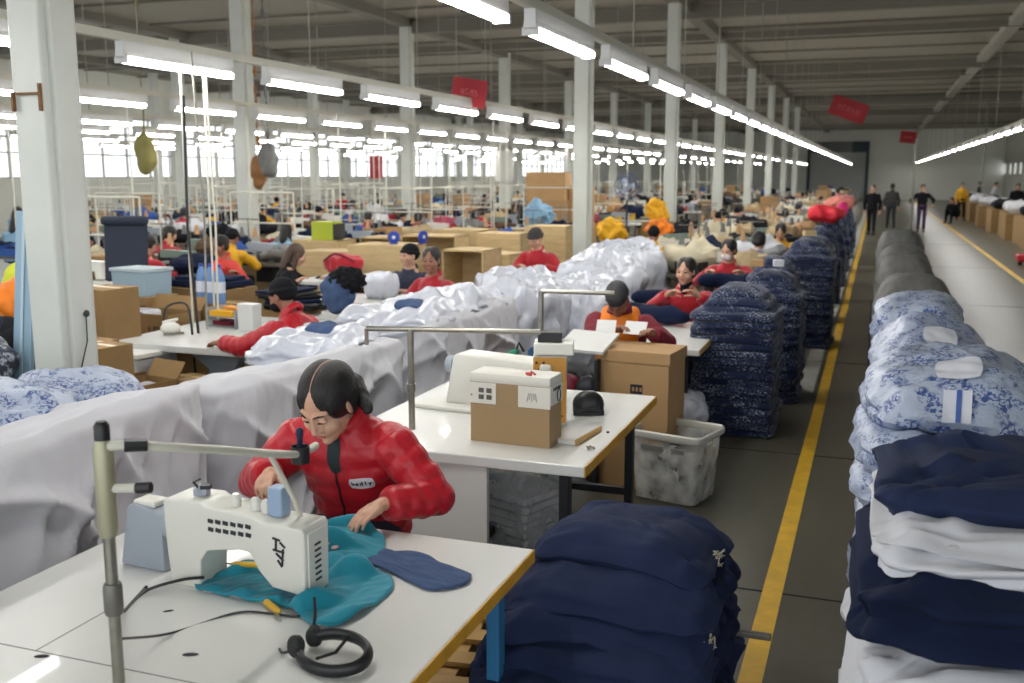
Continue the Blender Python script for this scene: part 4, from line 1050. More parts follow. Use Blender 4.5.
# bags of blue printed bedding, then grey wrapped bundles, standing in a row down the aisle
def bundle(name, label, x, y, z, a, b, c, mt, sd, rz=0, e=.5, ez=.62, cat='bag', group='blue printed bags', dr=(.03, .03), tag=False, amp=.042, folds=2):
    t = thing(name, label, cat, (x, y, z), rz, group)
    m = MB(); m.ell((0, 0, 0), (a, b, c), nu=64, nv=30, e=e, ez=ez)
    def df(p, n):
        q = p + n * amp * (nz(p, 4, sd) + .6 * nz((p.x * .7, p.y, p.z * 2.4), 9, sd + 3) + .35 * (.4 - abs(nz((p.x * .6, p.y * 1.2, p.z * 2), 15, sd + 5)) * 1.6)); xx, yy = p.x / a, p.y / b
        q.z -= dr[0] * xx * xx + dr[1] * yy * yy; return q
    o = m.build('wrapped_body', mt, t, smooth=True, deform=df)
    if tag:
        patch(o, Vector((.02, -b * .55, c * .62)), (0, .75, -.66), (1, 0, 0), (0, .66, .75), .085, .085, mat('round_label', rgb(214, 217, 226), .5), 'round_label', t, n=13, off=.016)
        patch(o, Vector((.02, -b * .85, -c * .12)), (0, .9, -.43), (1, 0, 0), (0, .43, .9), .05, .065, mat('tag_white', rgb(210, 214, 224), .5), 'printed_tag', t, n=7, round_=False, off=.014)
        patch(o, Vector((.025, -b * .85, -c * .12)), (0, .9, -.43), (1, 0, 0), (0, .43, .9), .009, .065, mat('tag_blue', rgb(60, 92, 160), .5), 'tag_stripe', t, n=7, round_=False, off=.018)
    return t
bundle('bedding_bag', 'blue and white printed bag with a round label, on top of the nearest printed stack', .335, 4.52, 1.13, .345, .50, .165, toile, 3, R(-3), tag=True, dr=(.04, .05), ez=1.0, e=.6)
bundle('bedding_bag', 'blue and white printed bag, second from the top of the nearest printed stack', .35, 4.38, .945, .375, .50, .085, toile2, 5, R(3), dr=(.03, .02))
bundle('bedding_bag', 'blue and white printed bag, third from the top of the nearest printed stack', .36, 4.36, .80, .37, .50, .085, toile, 8, R(-2), dr=(.03, .02))
bundle('bedding_bag', 'blue and white printed bag, fourth from the top of the nearest printed stack', .36, 4.38, .60, .37, .50, .12, toile2, 9, R(-1))
bundle('bedding_bag', 'blue and white printed bag, lowest of the nearest printed stack', .36, 4.4, .30, .37, .50, .20, toile2, 11, R(1))
bundle('bedding_bag', 'blue printed bag with a small round label, top of the second printed stack', .33, 6.0, 1.04, .33, .48, .16, toile2, 14, R(2), dr=(.05, .04), tag=True, ez=1.0, e=.6)
bundle('bedding_bag', 'blue printed bag in the middle of the second printed stack', .33, 6.0, .78, .33, .46, .15, toile, 17)
bundle('bedding_bag', 'blue printed bag at the bottom of the second printed stack', .33, 6.0, .40, .33, .46, .24, toile2, 19)
bundle('bedding_bag', 'blue printed bag, top of the third printed stack, next to the grey bundles', .32, 7.6, 1.03, .29, .50, .14, toile, 23, R(-3), dr=(.04, .04))
bundle('bedding_bag', 'blue printed bag, lower one of the third printed stack', .32, 7.6, .72, .29, .50, .18, toile2, 26)
bundle('bedding_bag', 'blue printed bag with black lining, at the bottom of the third printed stack', .32, 7.6, .32, .29, .50, .22, patterned_dark, 29)
GB = [(.36, 9.6, .62, .33, .62, .50, 31, 'nearest'), (.34, 11.7, .62, .30, .60, .52, 34, 'second'), (.34, 13.2, .66, .29, .55, .50, 36, 'third'), (.36, 15.4, .68, .31, .60, .56, 38, 'farthest and tallest')]
for x, y, z, a, b, c, sd, w_ in GB:
    bundle('grey_bundle', 'grey wrapped bundle in the aisle row, %s of the grey ones' % w_, x, y, z, a, b, c, grey_bag, sd, 0, e=.35, ez=.45, cat='bundle', group='grey wrapped bundles', amp=.035, dr=(.06, .05))
t = thing('sack_trolley', 'low dark trolley under the grey and printed bundles', 'trolley', (.33, 9.5, 0)); 
MB().box((0, 0, .11), (.66, 13.2, .03)).build('deck', dark_steel, t)
for j in range(8):
    for q in (-1, 1): MB().lathe([(.02, -.02), (.05, -.02), (.05, .02), (.02, .02)], (.3 * q, -5.8 + j * 1.65, .05), 12, 'x').build('wheel', rubber, t)
t.scale = (1, 1, 1)
for k, (y, z) in enumerate(((6.3, .55), (6.9, .42))):
    t = thing('fur_trim', 'black fluffy trim hanging out at the left foot of the printed stacks, %s' % ('nearer', 'farther')[k], 'trim', (0.0, y, z)); m = MB(); m.cap((0, 0, 0), (.01, .05, -.22), .05, .04)
    m.build('trim', black_cl, t, voxel=.012, deform=lambda c, n: c + n * .02 * nz(c, 40, 4))

# speckled navy denim: stacks of thin folded pieces along the tables
lay = []
for sd in range(4):
    o = folded('folded_denim', .325, .41, .037, denim, 40 + sd, (.01, .01), folds=1.0, amp=.014, nu=56, nv=12, e=.24, ez=.42, groove=.012); lay.append(o)
lay2 = []
for sd in range(2):
    o = folded('folded_denim', .325, .41, .042, denim, 50 + sd, (.06, .05), folds=1.0, amp=.016, nu=56, nv=12, e=.26, ez=.5, groove=.012); lay2.append(o)
DS = [(-.98, 8.05, 20, .056, 1.0, 0, 'the nearest denim stack'), (-.86, 9.35, 20, .056, .90, .0, 'the second denim stack'),
      (-.98, 11.0, 20, .056, .8, .0, 'the third denim stack'), (-.72, 12.4, 22, .056, .95, .0, 'the fourth denim stack'),
      (-.80, 14.6, 20, .058, .95, .0, 'the fifth denim stack'), (-.78, 16.8, 20, .058, 1.0, 0, 'the sixth denim stack'), (-.78, 19.4, 20, .058, 1.0, 0, 'the seventh denim stack'),
      (-.80, 22.4, 20, .06, 1.05, 0, 'the eighth denim stack'), (-.80, 26.0, 20, .06, 1.05, 0, 'the ninth denim stack'), (-.85, 30.0, 20, .06, 1.1, 0, 'the tenth denim stack')]
rn = random.Random(5); used_l = set()
for si, (x, y, n, dz, sc, rz, where) in enumerate(DS):
    gp = si > 4
    if gp: n, dz = 8, .15
    for k in range(n):
        top = k >= n - 3
        src = lay2[k % 2] if top else lay[(k * 3 + si) % 4]
        z = .045 + k * dz; s_ = sc * (1 - .10 * max(0, k - n + 4) ** 1.2 * .9) * rn.uniform(.985, 1.015)
        lb = 'speckled navy denim piece, %s from the floor in %s' % (nth(k), where)
        if src.name not in used_l: used_l.add(src.name); o = src
        else: o = src.copy(); COL.objects.link(o)
        o.location = (x + rn.uniform(-.012, .012), y + rn.uniform(-.015, .015) + (.02 * max(0, k - n + 4)), z); o.rotation_euler = (0, 0, rz + rn.uniform(-.04, .04) + (PI if k % 2 else 0))
        o.scale = (s_, s_ * 1.0, dz / .058); props(o, lb, 'folded cloth', 'denim pieces of ' + where)
for k, (x, y, z, w_, mt) in enumerate(((-.98, 9.25, 1.19, .12, cardb), (-.80, 9.3, 1.19, .09, white_cloth), (-.72, 12.3, 1.30, .14, crate_m))):
    prism_obj('label_box', 'small %s box on the %s denim stack' % (('tan', 'white', 'pale wooden')[k], ('second', 'second', 'fourth')[k]), 'box', (x, y, z), .2 * k, MB().box((0, 0, .03), (w_, .09, .06)), mt, bevel=.004)
# lone dark cloth rolls draped over the tops and the tables behind
def roll(label, x, y, z, L_, r, rz, mt, sd, sq=.7):
    m = MB(); m.cap((-L_ / 2, 0, 0), (L_ / 2, 0, 0), r, r * .9, 20, sq=1.0)
    o = m.build('cloth_roll', mt, None, voxel=.02, relax=1, deform=lambda c, n: Vector((c.x, c.y, c.z * sq)) + n * .03 * nz(c, 8, sd)); o.location = (x, y, z); o.rotation_euler = (0, 0, rz)
    return props(o, label, 'cloth roll', 'dark cloth rolls on the tables')
roll('dark navy cloth roll lying across the table in front of the second red-jacketed woman', -1.62, 9.35, .86, .85, .11, R(8), navy_d, 1)
roll('navy cloth roll under the elbows of the sweatered woman beyond the capped worker', -1.78, 8.35, .84, .60, .11, R(-25), navy_d, 2)
roll('navy cloth roll on the table of the masked woman in red', -1.35, 11.1, .86, .7, .12, R(4), navy_d, 3)
for k, (x, y, mt, cn) in enumerate(((-.85, 19.4, mat('scarlet_cloth', rgb(226, 44, 62), .7), 'scarlet'), (-.66, 22.4, mat('magenta_cloth', rgb(224, 40, 120), .7), 'magenta'), (-.85, 26.0, mat('salmon_cloth', rgb(214, 128, 112), .8), 'salmon'), (-.9, 30.0, mat('dusty_rose_cloth', rgb(190, 120, 120), .8), 'dusty rose'))):
    m = MB(); m.ell((0, 0, 0), (.34 if k != 1 else .12, .3, .16), e=.8); o = m.build('cloth_heap', mt, None, voxel=.03, relax=1, deform=lambda c, n: c + n * .07 * nz(c, 6, k)); o.location = (x, y, 1.30); props(o, '%s cloth heap lying on top of the denim stacks far down the aisle' % cn, 'cloth heap')

# ------------------------------------------------------------------ sheeted machines on the left
def drape(name, label, x0, x1, y0, y1, ztop, zh, mt, seed, flare=.06, foldf=9.0, folda=.075, ex=.16, cat='dust sheet', group='white sheets over idle machines', n=420, nr=90, crease=.03, rt=.4):
    hx, hy = (x1 - x0) / 2, (y1 - y0) / 2; per = 2 * (hx + hy) * 2
    def edge(u):
        d = u * per
        for L_, f in ((2 * hx, lambda s: (-hx + s, -hy, 0, -1)), (2 * hy, lambda s: (hx, -hy + s, 1, 0)), (2 * hx, lambda s: (hx - s, hy, 0, 1)), (2 * hy, lambda s: (-hx, hy - s, -1, 0))):
            if d <= L_: return f(d)
            d -= L_
        return (-hx, -hy, 0, -1)
    def pt(u, v):
        x, y, nx, ny = edge(u)
        # rounded plan corners
        k = (abs(x / hx) ** 9 + abs(y / hy) ** 9) ** (-1 / 9); x *= k; y *= k
        q = Vector((x, y, 0)); d = q.normalized(); s = u * per
        if v < rt:
            r = v / rt; p = q * r; z = ztop(p.x + (x0 + x1) / 2, p.y + (y0 + y1) / 2)
            z -= .05 * max(0, r - .86) / .14 * 1.0
            z += crease * (nz((p.x, p.y * 1.4, 0), 3.5, seed) + .5 * nz(p, 9, seed + 2))
            return (p.x, p.y, z)
        t = (v - rt) / (1 - rt); z1 = ztop(x + (x0 + x1) / 2, y + (y0 + y1) / 2) - .05 + crease * (nz((x, y * 1.4, 0), 3.5, seed) + .5 * nz(q, 9, seed + 2))
        z = z1 + (zh - z1) * t
        f = folda * t ** .8 * (math.sin(s * foldf + 2.2 * nz((s, t, 0), 1.3, seed)) * .55 + nz((s * 2.1 + t * 1.8, t * .9, 0), 1.6, seed + 1) * 1.5)
        rg = lambda w: (1 - abs(math.sin(PI * w))) ** 3
        m1 = .6 + .9 * nz((s, t, 2), 1.1, seed + 4); m2 = .6 + .9 * nz((s, t, 5), 1.3, seed + 7)
        env = min(1, t * 6) * (1 - .3 * t)
        f += env * .062 * (max(0, m1) * rg(s * 1.15 + t * 1.9 + .45 * nz((s, t, 0), 1.7, seed)) + max(0, m2) * rg(s * 1.7 - t * 2.3 + .5 * nz((s, t, 3), 1.5, seed)))
        f += env * .024 * rg(s * 4.1 + t * 1.2 + 1.1 * nz((s, t, 1), 2.0, seed + 3)) + .004 * nz((s * 3, t * 3, 0), 6, seed)
        o = Vector((nx, ny, 0)).lerp(d, .35).normalized() * (flare * t + f)
        return (x + o.x, y + o.y, z)
    o = MB().grid(pt, n, nr, closed_u=True)
    c = len(o.v)
    ob = o.build(name, mt, None, smooth=False); me = ob.data
    me.polygons.foreach_set('use_smooth', [True] * len(me.polygons))
    ob.location = ((x0 + x1) / 2, (y0 + y1) / 2, 0)
    return props(ob, label, cat, group)
def zt(front, back, x0, x1, extra=None):
    def f(x, y):
        u = (x - x1) / (x0 - x1); z = front + (back - front) * u
        return z + (extra(x, y) if extra else 0)
    return f
drape('dust_sheet', 'long grey-white sheet over machines behind the thread stand, reaching the left edge', -3.50, -2.72, .6, 3.66, zt(1.13, .94, -3.50, -2.72, lambda x, y: .03 * math.sin(y * 2.0)), .02, sheet_m, 3, foldf=7.5)
drape('dust_sheet', 'grey-white sheet over the machine directly behind the sewing woman', -3.50, -2.72, 3.80, 5.64, zt(1.08, .90, -3.50, -2.72, lambda x, y: -.03 * (y - 3.7)), .02, sheet_m, 8, foldf=8.5)
drape('dust_sheet', 'white sheet over a tall square machine between the film heap and the steel rail', -3.50, -2.75, 6.02, 7.85, zt(1.03, 1.0, -3.50, -2.75), .04, sheet_m, 14, foldf=7)
def heap(name, label, x, y, z0, a, b, h, mt, sd, cat='plastic sheeting', group='thin plastic film heaps', amp=.07, e=.75):
    m = MB(); m.ell((0, 0, 0), (a, b, h), nu=96, nv=44, e=e, ez=.7)
    def df(p, n):
        q = p + n * amp * (nz(p, 3.2, sd) + .7 * abs(nz((p.x * 1.6, p.y, p.z * .6), 8, sd + 2)) + .35 * abs(nz(p, 19, sd + 5)))
        return Vector((q.x, q.y, max(q.z, -h * .98)))
    o = m.build(name, mt, None, smooth=True, deform=df); o.location = (x, y, z0 + h * .98); return props(o, label, cat, group)
def clutter_table(label, x0, x1, y0, y1, z=.72):
    return table_box('work_table', label, x0, x1, y0, y1, z=z, top=lam_grey, leg=dull_steel, group='grey work tables')
lump = lambda sd, h: (lambda x, y: h * max(0, nz((x * 1.3, y, 0), 2.6, sd)) + h * .6 * abs(nz((x, y, 0), 6.5, sd + 3)))
drape('plastic_film', 'crumpled clear film over dark cloth on top of the sheeted machine behind the woman', -3.50, -2.90, 5.02, 5.62, zt(1.06, 1.0, -3.5, -2.8, lump(5, .10)), .88, film_m, 21, flare=.03, folda=.03, rt=.72, n=160, nr=40, crease=.05, cat='plastic sheeting', group='thin plastic film heaps')
drape('plastic_film', 'crumpled white film over dark cloth, on the tall sheeted machine', -3.52, -2.82, 6.05, 7.75, zt(1.06, 1.03, -3.5, -2.8, lump(9, .13)), .90, film_m, 25, flare=.03, folda=.03, rt=.72, n=200, nr=44, crease=.06, cat='plastic sheeting', group='thin plastic film heaps')
for k, (x, y, z) in enumerate(((-3.05, 6.35, 1.09), (-3.2, 5.4, 1.05))):
    o = MB().ell((0, 0, 0), (.12, .12, .05)).build('dark_garment', slate, None, voxel=.012, deform=lambda c, n: c + n * .02 * nz(c, 14, k)); o.location = (x, y, z); props(o, 'dark blue garment showing through the film, %s' % ('on the tall sheeted machine', 'behind the woman'), 'garment') if False else props(o, 'small dark blue garment on the film %s' % ('of the tall sheeted machine', 'heap behind the sewing woman')[k], 'garment')
WF = [(-3.10, 8.72, 0, .42, .62, .50, 11, 'the nearest heap'), (-3.40, 9.75, 0, .40, .42, .46, 13, 'the left heap, in front of the beanie-wearing woman'), (-2.68, 9.55, 0, .38, .62, .45, 15, 'the heap bulging toward the aisle'),
      (-2.95, 11.1, 0, .48, .62, .50, 17, 'the tall heap past the middle'), (-3.0, 12.7, 0, .52, .70, .52, 19, 'the farthest heap, by the white column')]
for x, y, z0, a, b, h, sd, w_ in WF: heap('plastic_film', 'billowing white film, %s' % w_, x, y, .10, a, b, h + z0 * .12, film_m, sd, amp=.10)
# blue printed cloth lying behind the first sheet
bundle('bedding_bag', 'blue and white printed bag lying behind the long sheet at the left edge', -3.80, 3.25, .93, .50, .26, .14, toile, 61, R(35), group='printed bags behind the sheet')
bundle('bedding_bag', 'blue and white printed bag lying in front of the thick column base', -3.66, 3.80, .93, .30, .24, .13, toile, 65, R(15), group='printed bags behind the sheet')
table_box('low_table', 'low table hidden under the printed bags beside the thick column', -4.5, -3.95, 2.6, 3.9, z=.64, top=lam_grey, leg=dull_steel, group='grey work tables') if False else None
# ------------------------------------------------------------------ the other workers near the camera
def L2(p, loc, rz): return toL(p, loc, rz)
def worker(label, x, y, rz, h1, h2, **k):
    a = L2(h1, (x, y), rz); b = L2(h2, (x, y), rz)
    return person('person', label, (x, y), rz, (a, b), **k)
# hands are given left hand first (local -x)
w2, _ = worker('woman in red puffer jacket and dark beanie leaning over the left table, face mask on', -3.80, 6.22, R(84), (-4.42, 6.02, .80), (-4.40, 6.42, .80), top=red_jk, puffy=True, hair='beanie', hair_mat=black_cl, mask=black_cl, pitch=.35, lean=.36, vox=.008, seat=.52, skin_mat=skin_d)
patch(_['jacket'], _['P'](.36) - _['fr'] * .02, _['fr'], (1, 0, 0), _['ax'], .05, .022, mat('logo_white', rgb(225, 222, 226), .6), 'back_print', w2)
worker('woman in red top with bare black hair, beside the sheeted machines', -3.86, 8.62, R(160), (-3.85, 8.25, .80), (-4.10, 8.35, .80), top=red_kn, hair='short', pitch=.05, yaw=.5, lean=.12, skin_mat=skin_d, vox=.009, seat=.56)
worker('worker in navy jacket and dark beanie behind the grey table with the white sack', -4.66, 9.75, R(175), (-4.55, 9.40, .80), (-4.85, 9.40, .80), top=mat('navy_jacket', rgb(34, 40, 62), .7), hair='beanie', hair_mat=black_cl, pitch=.0, yaw=-.35, lean=.1, vox=.009)
worker('woman in red sweater and charcoal beanie, head down, behind the white film heaps', -3.86, 11.75, R(170), (-3.70, 11.35, .92), (-4.0, 11.35, .92), top=red_kn, hair='beanie', hair_mat=charcoal, pitch=.45, lean=.2, vox=.009, seat=.60)
p8, _ = worker('worker in orange vest over maroon sleeves and dark cap, head down over white papers', -1.68, 7.00, R(184), (-1.36, 6.55, .96), (-1.62, 6.52, .97), top=maroon, vest=orange, hair='cap', hair_mat=mat('dark_cap', rgb(52, 52, 54), .6), pitch=.85, lean=.26, neck=.105, vox=.008, seat=.565, skin_mat=skin_d)
for k, (x, y, z, rz, w_, h_) in enumerate(((-1.66, 6.46, 1.0, .1, .13, .10), (-1.46, 6.46, 1.0, -.12, .15, .10))):
    m = MB(); m.box((0, 0, 0), (w_, .004, h_), rx=-.7); m.box((0, .006, .002), (w_ * .96, .004, h_ * .95), rx=-.72)
    prism_obj('paper_sheet', 'white paper held by the capped worker in the orange vest, %s sheet' % ('left hand', 'right hand')[k], 'paper', (x, y, z), rz, m, mat('paper', rgb(228, 228, 226), .7), 'papers in the hands of the capped worker')
worker('woman in red sweater, hands raised, at the table beyond the capped worker', -1.56, 8.98, R(176), (-1.40, 8.60, .98), (-1.66, 8.58, .98), top=red_kn, hair='short', pitch=.05, yaw=-.1, lean=.12, vox=.008, inner=black_cl)
worker('worker in red top and pale face mask, beyond the navy cloth rolls', -1.55, 11.75, R(172), (-1.35, 11.35, .92), (-1.75, 11.35, .92), top=red_kn, hair='short', mask=mat('pale_mask', rgb(214, 206, 204), .7), pitch=.25, yaw=-.2, lean=.14, vox=.009)
worker('worker in pale lilac top seen from behind, beside the fourth denim stack', -1.42, 13.3, R(-8), (-1.6, 13.8, .85), (-1.2, 13.8, .85), top=lilac, hair='bun', pitch=.3, lean=.1, vox=.010)
worker('worker in an amber top with black hair, right behind the lilac-topped worker', -1.36, 16.1, R(178), (-1.2, 15.7, .9), (-1.5, 15.7, .9), top=yellow, hair='bun', pitch=.5, lean=.15, vox=.010)
worker('worker in coral hooded top with short dark hair, far left beyond the organizer tray', -7.50, 10.5, R(150), (-7.15, 10.1, .85), (-7.45, 10.05, .85), top=coral, hair='short', pitch=.2, yaw=.1, lean=.2, vox=.010, skin_mat=skin_d)
worker('worker in black shirt with long brown hair, bending over the table beside the red bag', -6.35, 9.7, R(-60), (-5.9, 9.95, .84), (-6.0, 9.6, .84), top=black_cl, hair='long', hair_mat=hair_br, pitch=.4, lean=.38, vox=.009)
# walkers far down the aisle
def walker(label, x, y, rz, top, legs_m, hair='short', **k):
    return person('person', label, (x, y), rz, (None, None), top=top, legs=legs_m, stand=True, hair=hair, vox=.012, lean=.04, pitch=.1, feet=((-.10, .12, .09), (.10, -.12, .09)), **k)
walker('dark-clothed worker walking at the left line far down the aisle, beside the denim stacks', -.12, 36.2, R(170), black_cl, black_cl)
walker('dark-clothed worker standing mid-aisle far away, second from the denim stacks', .55, 41.0, R(10), charcoal, jeans)
wk, _ = person('person', 'far standing worker in a black top with a pale print and purple trousers, arms out', (1.53, 38.6), R(178), (Vector((-.34, .18, 1.0)), Vector((.34, .18, 1.0))), top=black_cl, legs=mat('purple_trousers', rgb(70, 48, 84), .8), stand=True, vox=.012, lean=.05, pitch=.1), None
person('person', 'dark-clothed worker sitting low on the floor by the right yellow line', (3.1, 46.5), R(150), (None, None), top=black_cl, legs=black_cl, vox=.012, lean=.4, pitch=.3, hair='bun', seat=.36)

# carton the capped worker leans on, and his table row
t = thing('carton', 'big brown closed carton with a dark printed square, under the papers of the capped worker', 'carton', (-1.37, 6.30, 0), R(-6), 'cartons')
MB().box((0, 0, .42), (.46, .36, .84)).build('box', cardb, t, bevel=.004)
MB().box((0, 0, .865), (.48, .38, .075)).build('lid', cardb, t, bevel=.004)
m = MB(); m.box((.02, -.183, .66), (.08, .004, .06)); m.build('printed_square', ink, t)
m = MB(); 
for k in range(3): m.box((.0 + k * .025, -.186, .66), (.014, .003, .026))
m.build('printed_figures', cardb, t); m = MB(); m.box((.02, -.183, .60), (.07, .003, .012)); m.build('printed_line', ink, t)
table_box('sewing_table', 'pale wood-edged table between the brown carton and the nearest denim stack', -1.98, -1.14, 7.12, 8.5, edge=ply, leg=dark_steel, th=.045)
table_box('sewing_table', 'white table in front of the second red-sweatered woman, partly under dark rolls', -2.05, -1.25, 9.05, 10.6, edge=ply, leg=dark_steel, z=.74)
table_box('sewing_table', 'white table beneath the navy cloth roll of the masked worker', -2.05, -1.25, 10.8, 12.4, edge=ply, leg=dark_steel, z=.74) if False else None
heap('clear_sack', 'clear sack slumped on the floor between the brown carton and the denim', -1.27, 7.25, 0, .13, .16, .19, film_m, 31, cat='plastic sack', group=None)
# flat open folder beside the papers and dark machine on the frame table
prism_obj('cover_board', 'slanting white board between the orange cabinet and the capped worker', 'board', (-1.72, 6.22, .93), R(-12), MB().box((0, 0, 0), (.34, .26, .02), rx=.35), lam, None)
t = thing('shelf_stand', 'low open stand full of dark blue and red bits, under the slanting white board', 'stand', (-1.80, 6.20, 0))
for x in (-.18, .18): MB().box((x, 0, .42), (.02, .3, .84)).build('side', dark_steel, t)
for z in (.2, .55): MB().box((0, 0, z), (.36, .3, .02)).build('shelf', dark_steel, t)
for k, (x, z, mt) in enumerate(((-.08, .28, mat('blue_bit', rgb(44, 70, 140), .6)), (.06, .30, ink_red), (-.04, .64, mat('wine_bit', rgb(120, 24, 50), .6)), (.1, .64, dark_steel))):
    o = MB().ell((0, 0, 0), (.08, .09, .075), e=.7).build('thread_bag', mt, None, smooth=True); o.location = (-1.80 + x, 6.18, z); props(o, '%s bag on the %s shelf of the low open stand' % (('blue', 'red', 'wine red', 'grey')[k], ('lower', 'lower', 'upper', 'upper')[k]), 'bag', 'bags in the low stand')

# ------------------------------------------------------------------ left middle: table with organizer, cartons round the column
table_box('work_table', 'pale grey table with rounded front where the beanie woman in red works', -5.42, -4.12, 5.98, 7.55, top=lam_grey, leg=dull_steel, group='grey work tables', th=.05)
t = thing('machine_stand', 'grey cast machine stand hanging under the beanie woman\'s table', 'machine stand', (-4.62, 6.25, 0)); m = MB(); m.prism([(-.25, .68), (.25, .68), (.12, .50), (.16, .36), (-.12, .40), (-.06, .55)], -.04, .04, 'y'); m.build('cast_bracket', machine_g, t, bevel=.01)
m = MB(); m.lathe([(.02, -.05), (.11, -.04), (.11, .05), (.04, .07)], (.15, .02, .4), 16, 'x'); m.build('motor', dull_steel, t, smooth=True)
t = thing('organizer_tray', 'clear organizer tray with yellow cards and a white file on the beanie woman\'s table', 'tray', (-5.0, 6.95, .76), R(-12))
for z in (.01, .09): MB().box((0, 0, z), (.34, .22, .008)).build('tray_floor', mat('clear_acrylic', rgb(190, 196, 200), .2, alpha=.6), t)
for x in (-.17, .17): MB().box((x, 0, .08), (.008, .22, .16)).build('side', mat('clear_acrylic', rgb(190, 196, 200), .2, alpha=.6), t)
MB().box((-.02, -.03, .115), (.24, .12, .04), rz=.1).build('yellow_cards', yellow, t); MB().box((-.05, .02, .03), (.20, .15, .03)).build('maroon_cards', maroon, t); MB().box((0, .05, .15), (.2, .08, .02), rz=-.1).build('orange_card', mat('amber_card', rgb(220, 150, 70), .6), t)
prism_obj('white_file', 'tall white plastic file box standing at the right of the organizer tray', 'file box', (-4.72, 6.82, .76), R(-10), MB().box((0, 0, .11), (.16, .10, .22), taper=(1.08, 1.05)), mat('milky_white', rgb(214, 216, 214), .4), bevel=.006)
t = thing('steam_iron', 'small white steam iron with a bent black hose, left end of the beanie woman\'s table', 'iron', (-5.18, 6.42, .76), R(30))
m = MB(); m.prism([(-.05, -.04), (.03, -.045), (.10, 0), (.03, .045), (-.05, .04)], 0, .02); m.build('sole_plate', steel, t)
m = MB(); m.ell((0, 0, .05), (.08, .045, .05), e=.8); m.cap((-.05, 0, .10), (.05, 0, .12), .014); m.build('body', machine_w, t, voxel=.006, relax=1)
m = MB(); m.tube(curve_pts([(-.05, 0, .11), (-.02, .05, .22), (.12, .02, .24), (.16, -.02, .1), (.17, -.05, -.1), (.18, -.06, -.35)]), .009, 8); m.build('hose', plast_b, t, smooth=True)
for k, (x, y, dx, z1) in enumerate(((-5.22, 6.75, 0, 2.95), (-5.12, 6.95, .02, 2.95), (-5.05, 6.7, .03, 2.95), (-5.3, 7.15, 0, 2.95), (-4.98, 6.5, -.05, 2.6))):
    cable('hanging_cable', 'thin %s cable from the light rail to the beanie woman\'s table, %s of five' % (('white', 'white', 'grey', 'cream', 'black')[k], ORD[k]), [(x, y, .77), (x + dx, y, 1.6), (x - dx * .5 - (0 if k < 4 else .05), y, z1)], .009 if k < 4 else .012, (rail_m, rail_m, wire_m, rail_m, dark_wire)[k], 'cable', 'cables over the beanie woman\'s table')
def carton(label, loc, d, rz=0, open_=False, mt=None, name='carton', stripe=None):
    t = thing(name, label, 'carton', loc, rz, 'cartons'); x, y, z = d; mt = mt or cardb_d
    if open_:
        m = MB(); T = .008
        m.box((0, 0, T / 2), (x, y, T)); m.box((-x / 2 + T / 2, 0, z / 2), (T, y, z)); m.box((x / 2 - T / 2, 0, z / 2), (T, y, z)); m.box((0, -y / 2 + T / 2, z / 2), (x, T, z)); m.box((0, y / 2 - T / 2, z / 2), (x, T, z))
        m.build('box', mt, t); MB().box((0, y / 2 + .04, z + .05), (x, .006, .14), rx=-.6).build('flap', mt, t); MB().box((-x / 2 - .04, 0, z - .03), (.006, y, .12), ry=.6).build('flap', mt, t)
    else:
        MB().box((0, 0, z / 2), d).build('box', mt, t, bevel=.004); MB().box((0, 0, z + .001), (x * .98, .05, .003)).build('tape', mat('packing_tape', rgb(196, 170, 120), .3), t)
    if stripe: 
        m = MB()
        for a, b in stripe: m.tube([(a[0], -y / 2 - .004, a[1]), (b[0], -y / 2 - .004, b[1])], .006, 5)
        m.build('printed_mark', ink, t)
    return t
def word_strokes(x0, z0, h):                                # 15 M
    w_ = h * .6; S_ = []; S_ += [((x0, z0), (x0, z0 + h))]; x = x0 + w_
    S_ += [((x + w_, z0 + h), (x, z0 + h)), ((x, z0 + h), (x, z0 + h * .55)), ((x, z0 + h * .55), (x + w_, z0 + h * .5)), ((x + w_, z0 + h * .5), (x + w_, z0)), ((x + w_, z0), (x, z0))]; x += w_ * 2
    S_ += [((x, z0), (x, z0 + h)), ((x, z0 + h), (x + w_ * .5, z0 + h * .4)), ((x + w_ * .5, z0 + h * .4), (x + w_, z0 + h)), ((x + w_, z0 + h), (x + w_, z0))]; return S_
carton('tall brown carton standing right behind the thick white column', (-5.55, 6.15, 0), (.34, .34, 1.15), R(-8))
carton('narrow brown carton standing in front, at the right foot of the thick column', (-4.52, 4.95, 0), (.22, .28, .95), R(-10))
carton('brown carton behind the narrow one, right of the thick column', (-4.80, 5.15, 0), (.22, .28, .93), R(-10))
carton('open brown carton marked in black, on top of the boxes right of the column', (-5.80, 7.05, .58), (.62, .36, .26), R(-10), True, stripe=word_strokes(.08, .05, .10))
carton('brown carton under the open marked carton', (-5.85, 7.12, 0), (.66, .42, .57), R(-8))
carton('open low carton with grey papers in front of the white slab', (-4.78, 5.62, .42), (.34, .28, .16), R(-14), True)
carton('brown carton supporting the low open one with papers', (-4.80, 5.60, 0), (.36, .30, .42), R(-14))
carton('small brown carton under the corner of the beanie woman\'s table', (-4.72, 6.02, .36), (.26, .24, .20), R(-8), True) if False else carton('small brown carton between the papers carton and the table leg', (-4.55, 5.82, .36), (.24, .22, .22), R(-12), False)
carton('brown carton on the floor that carries the small one', (-4.56, 5.82, 0), (.26, .24, .36), R(-12))
prism_obj('paper_pile', 'pile of grey papers in the open low carton', 'papers', (-4.78, 5.62, .46), R(-10), MB().box((0, 0, .0), (.26, .2, .06)).box((.01, .01, .04), (.25, .19, .03), rz=.2).box((0, 0, .065), (.24, .2, .02), rz=-.1, rx=.05), mat('grey_paper', rgb(170, 172, 174), .7))
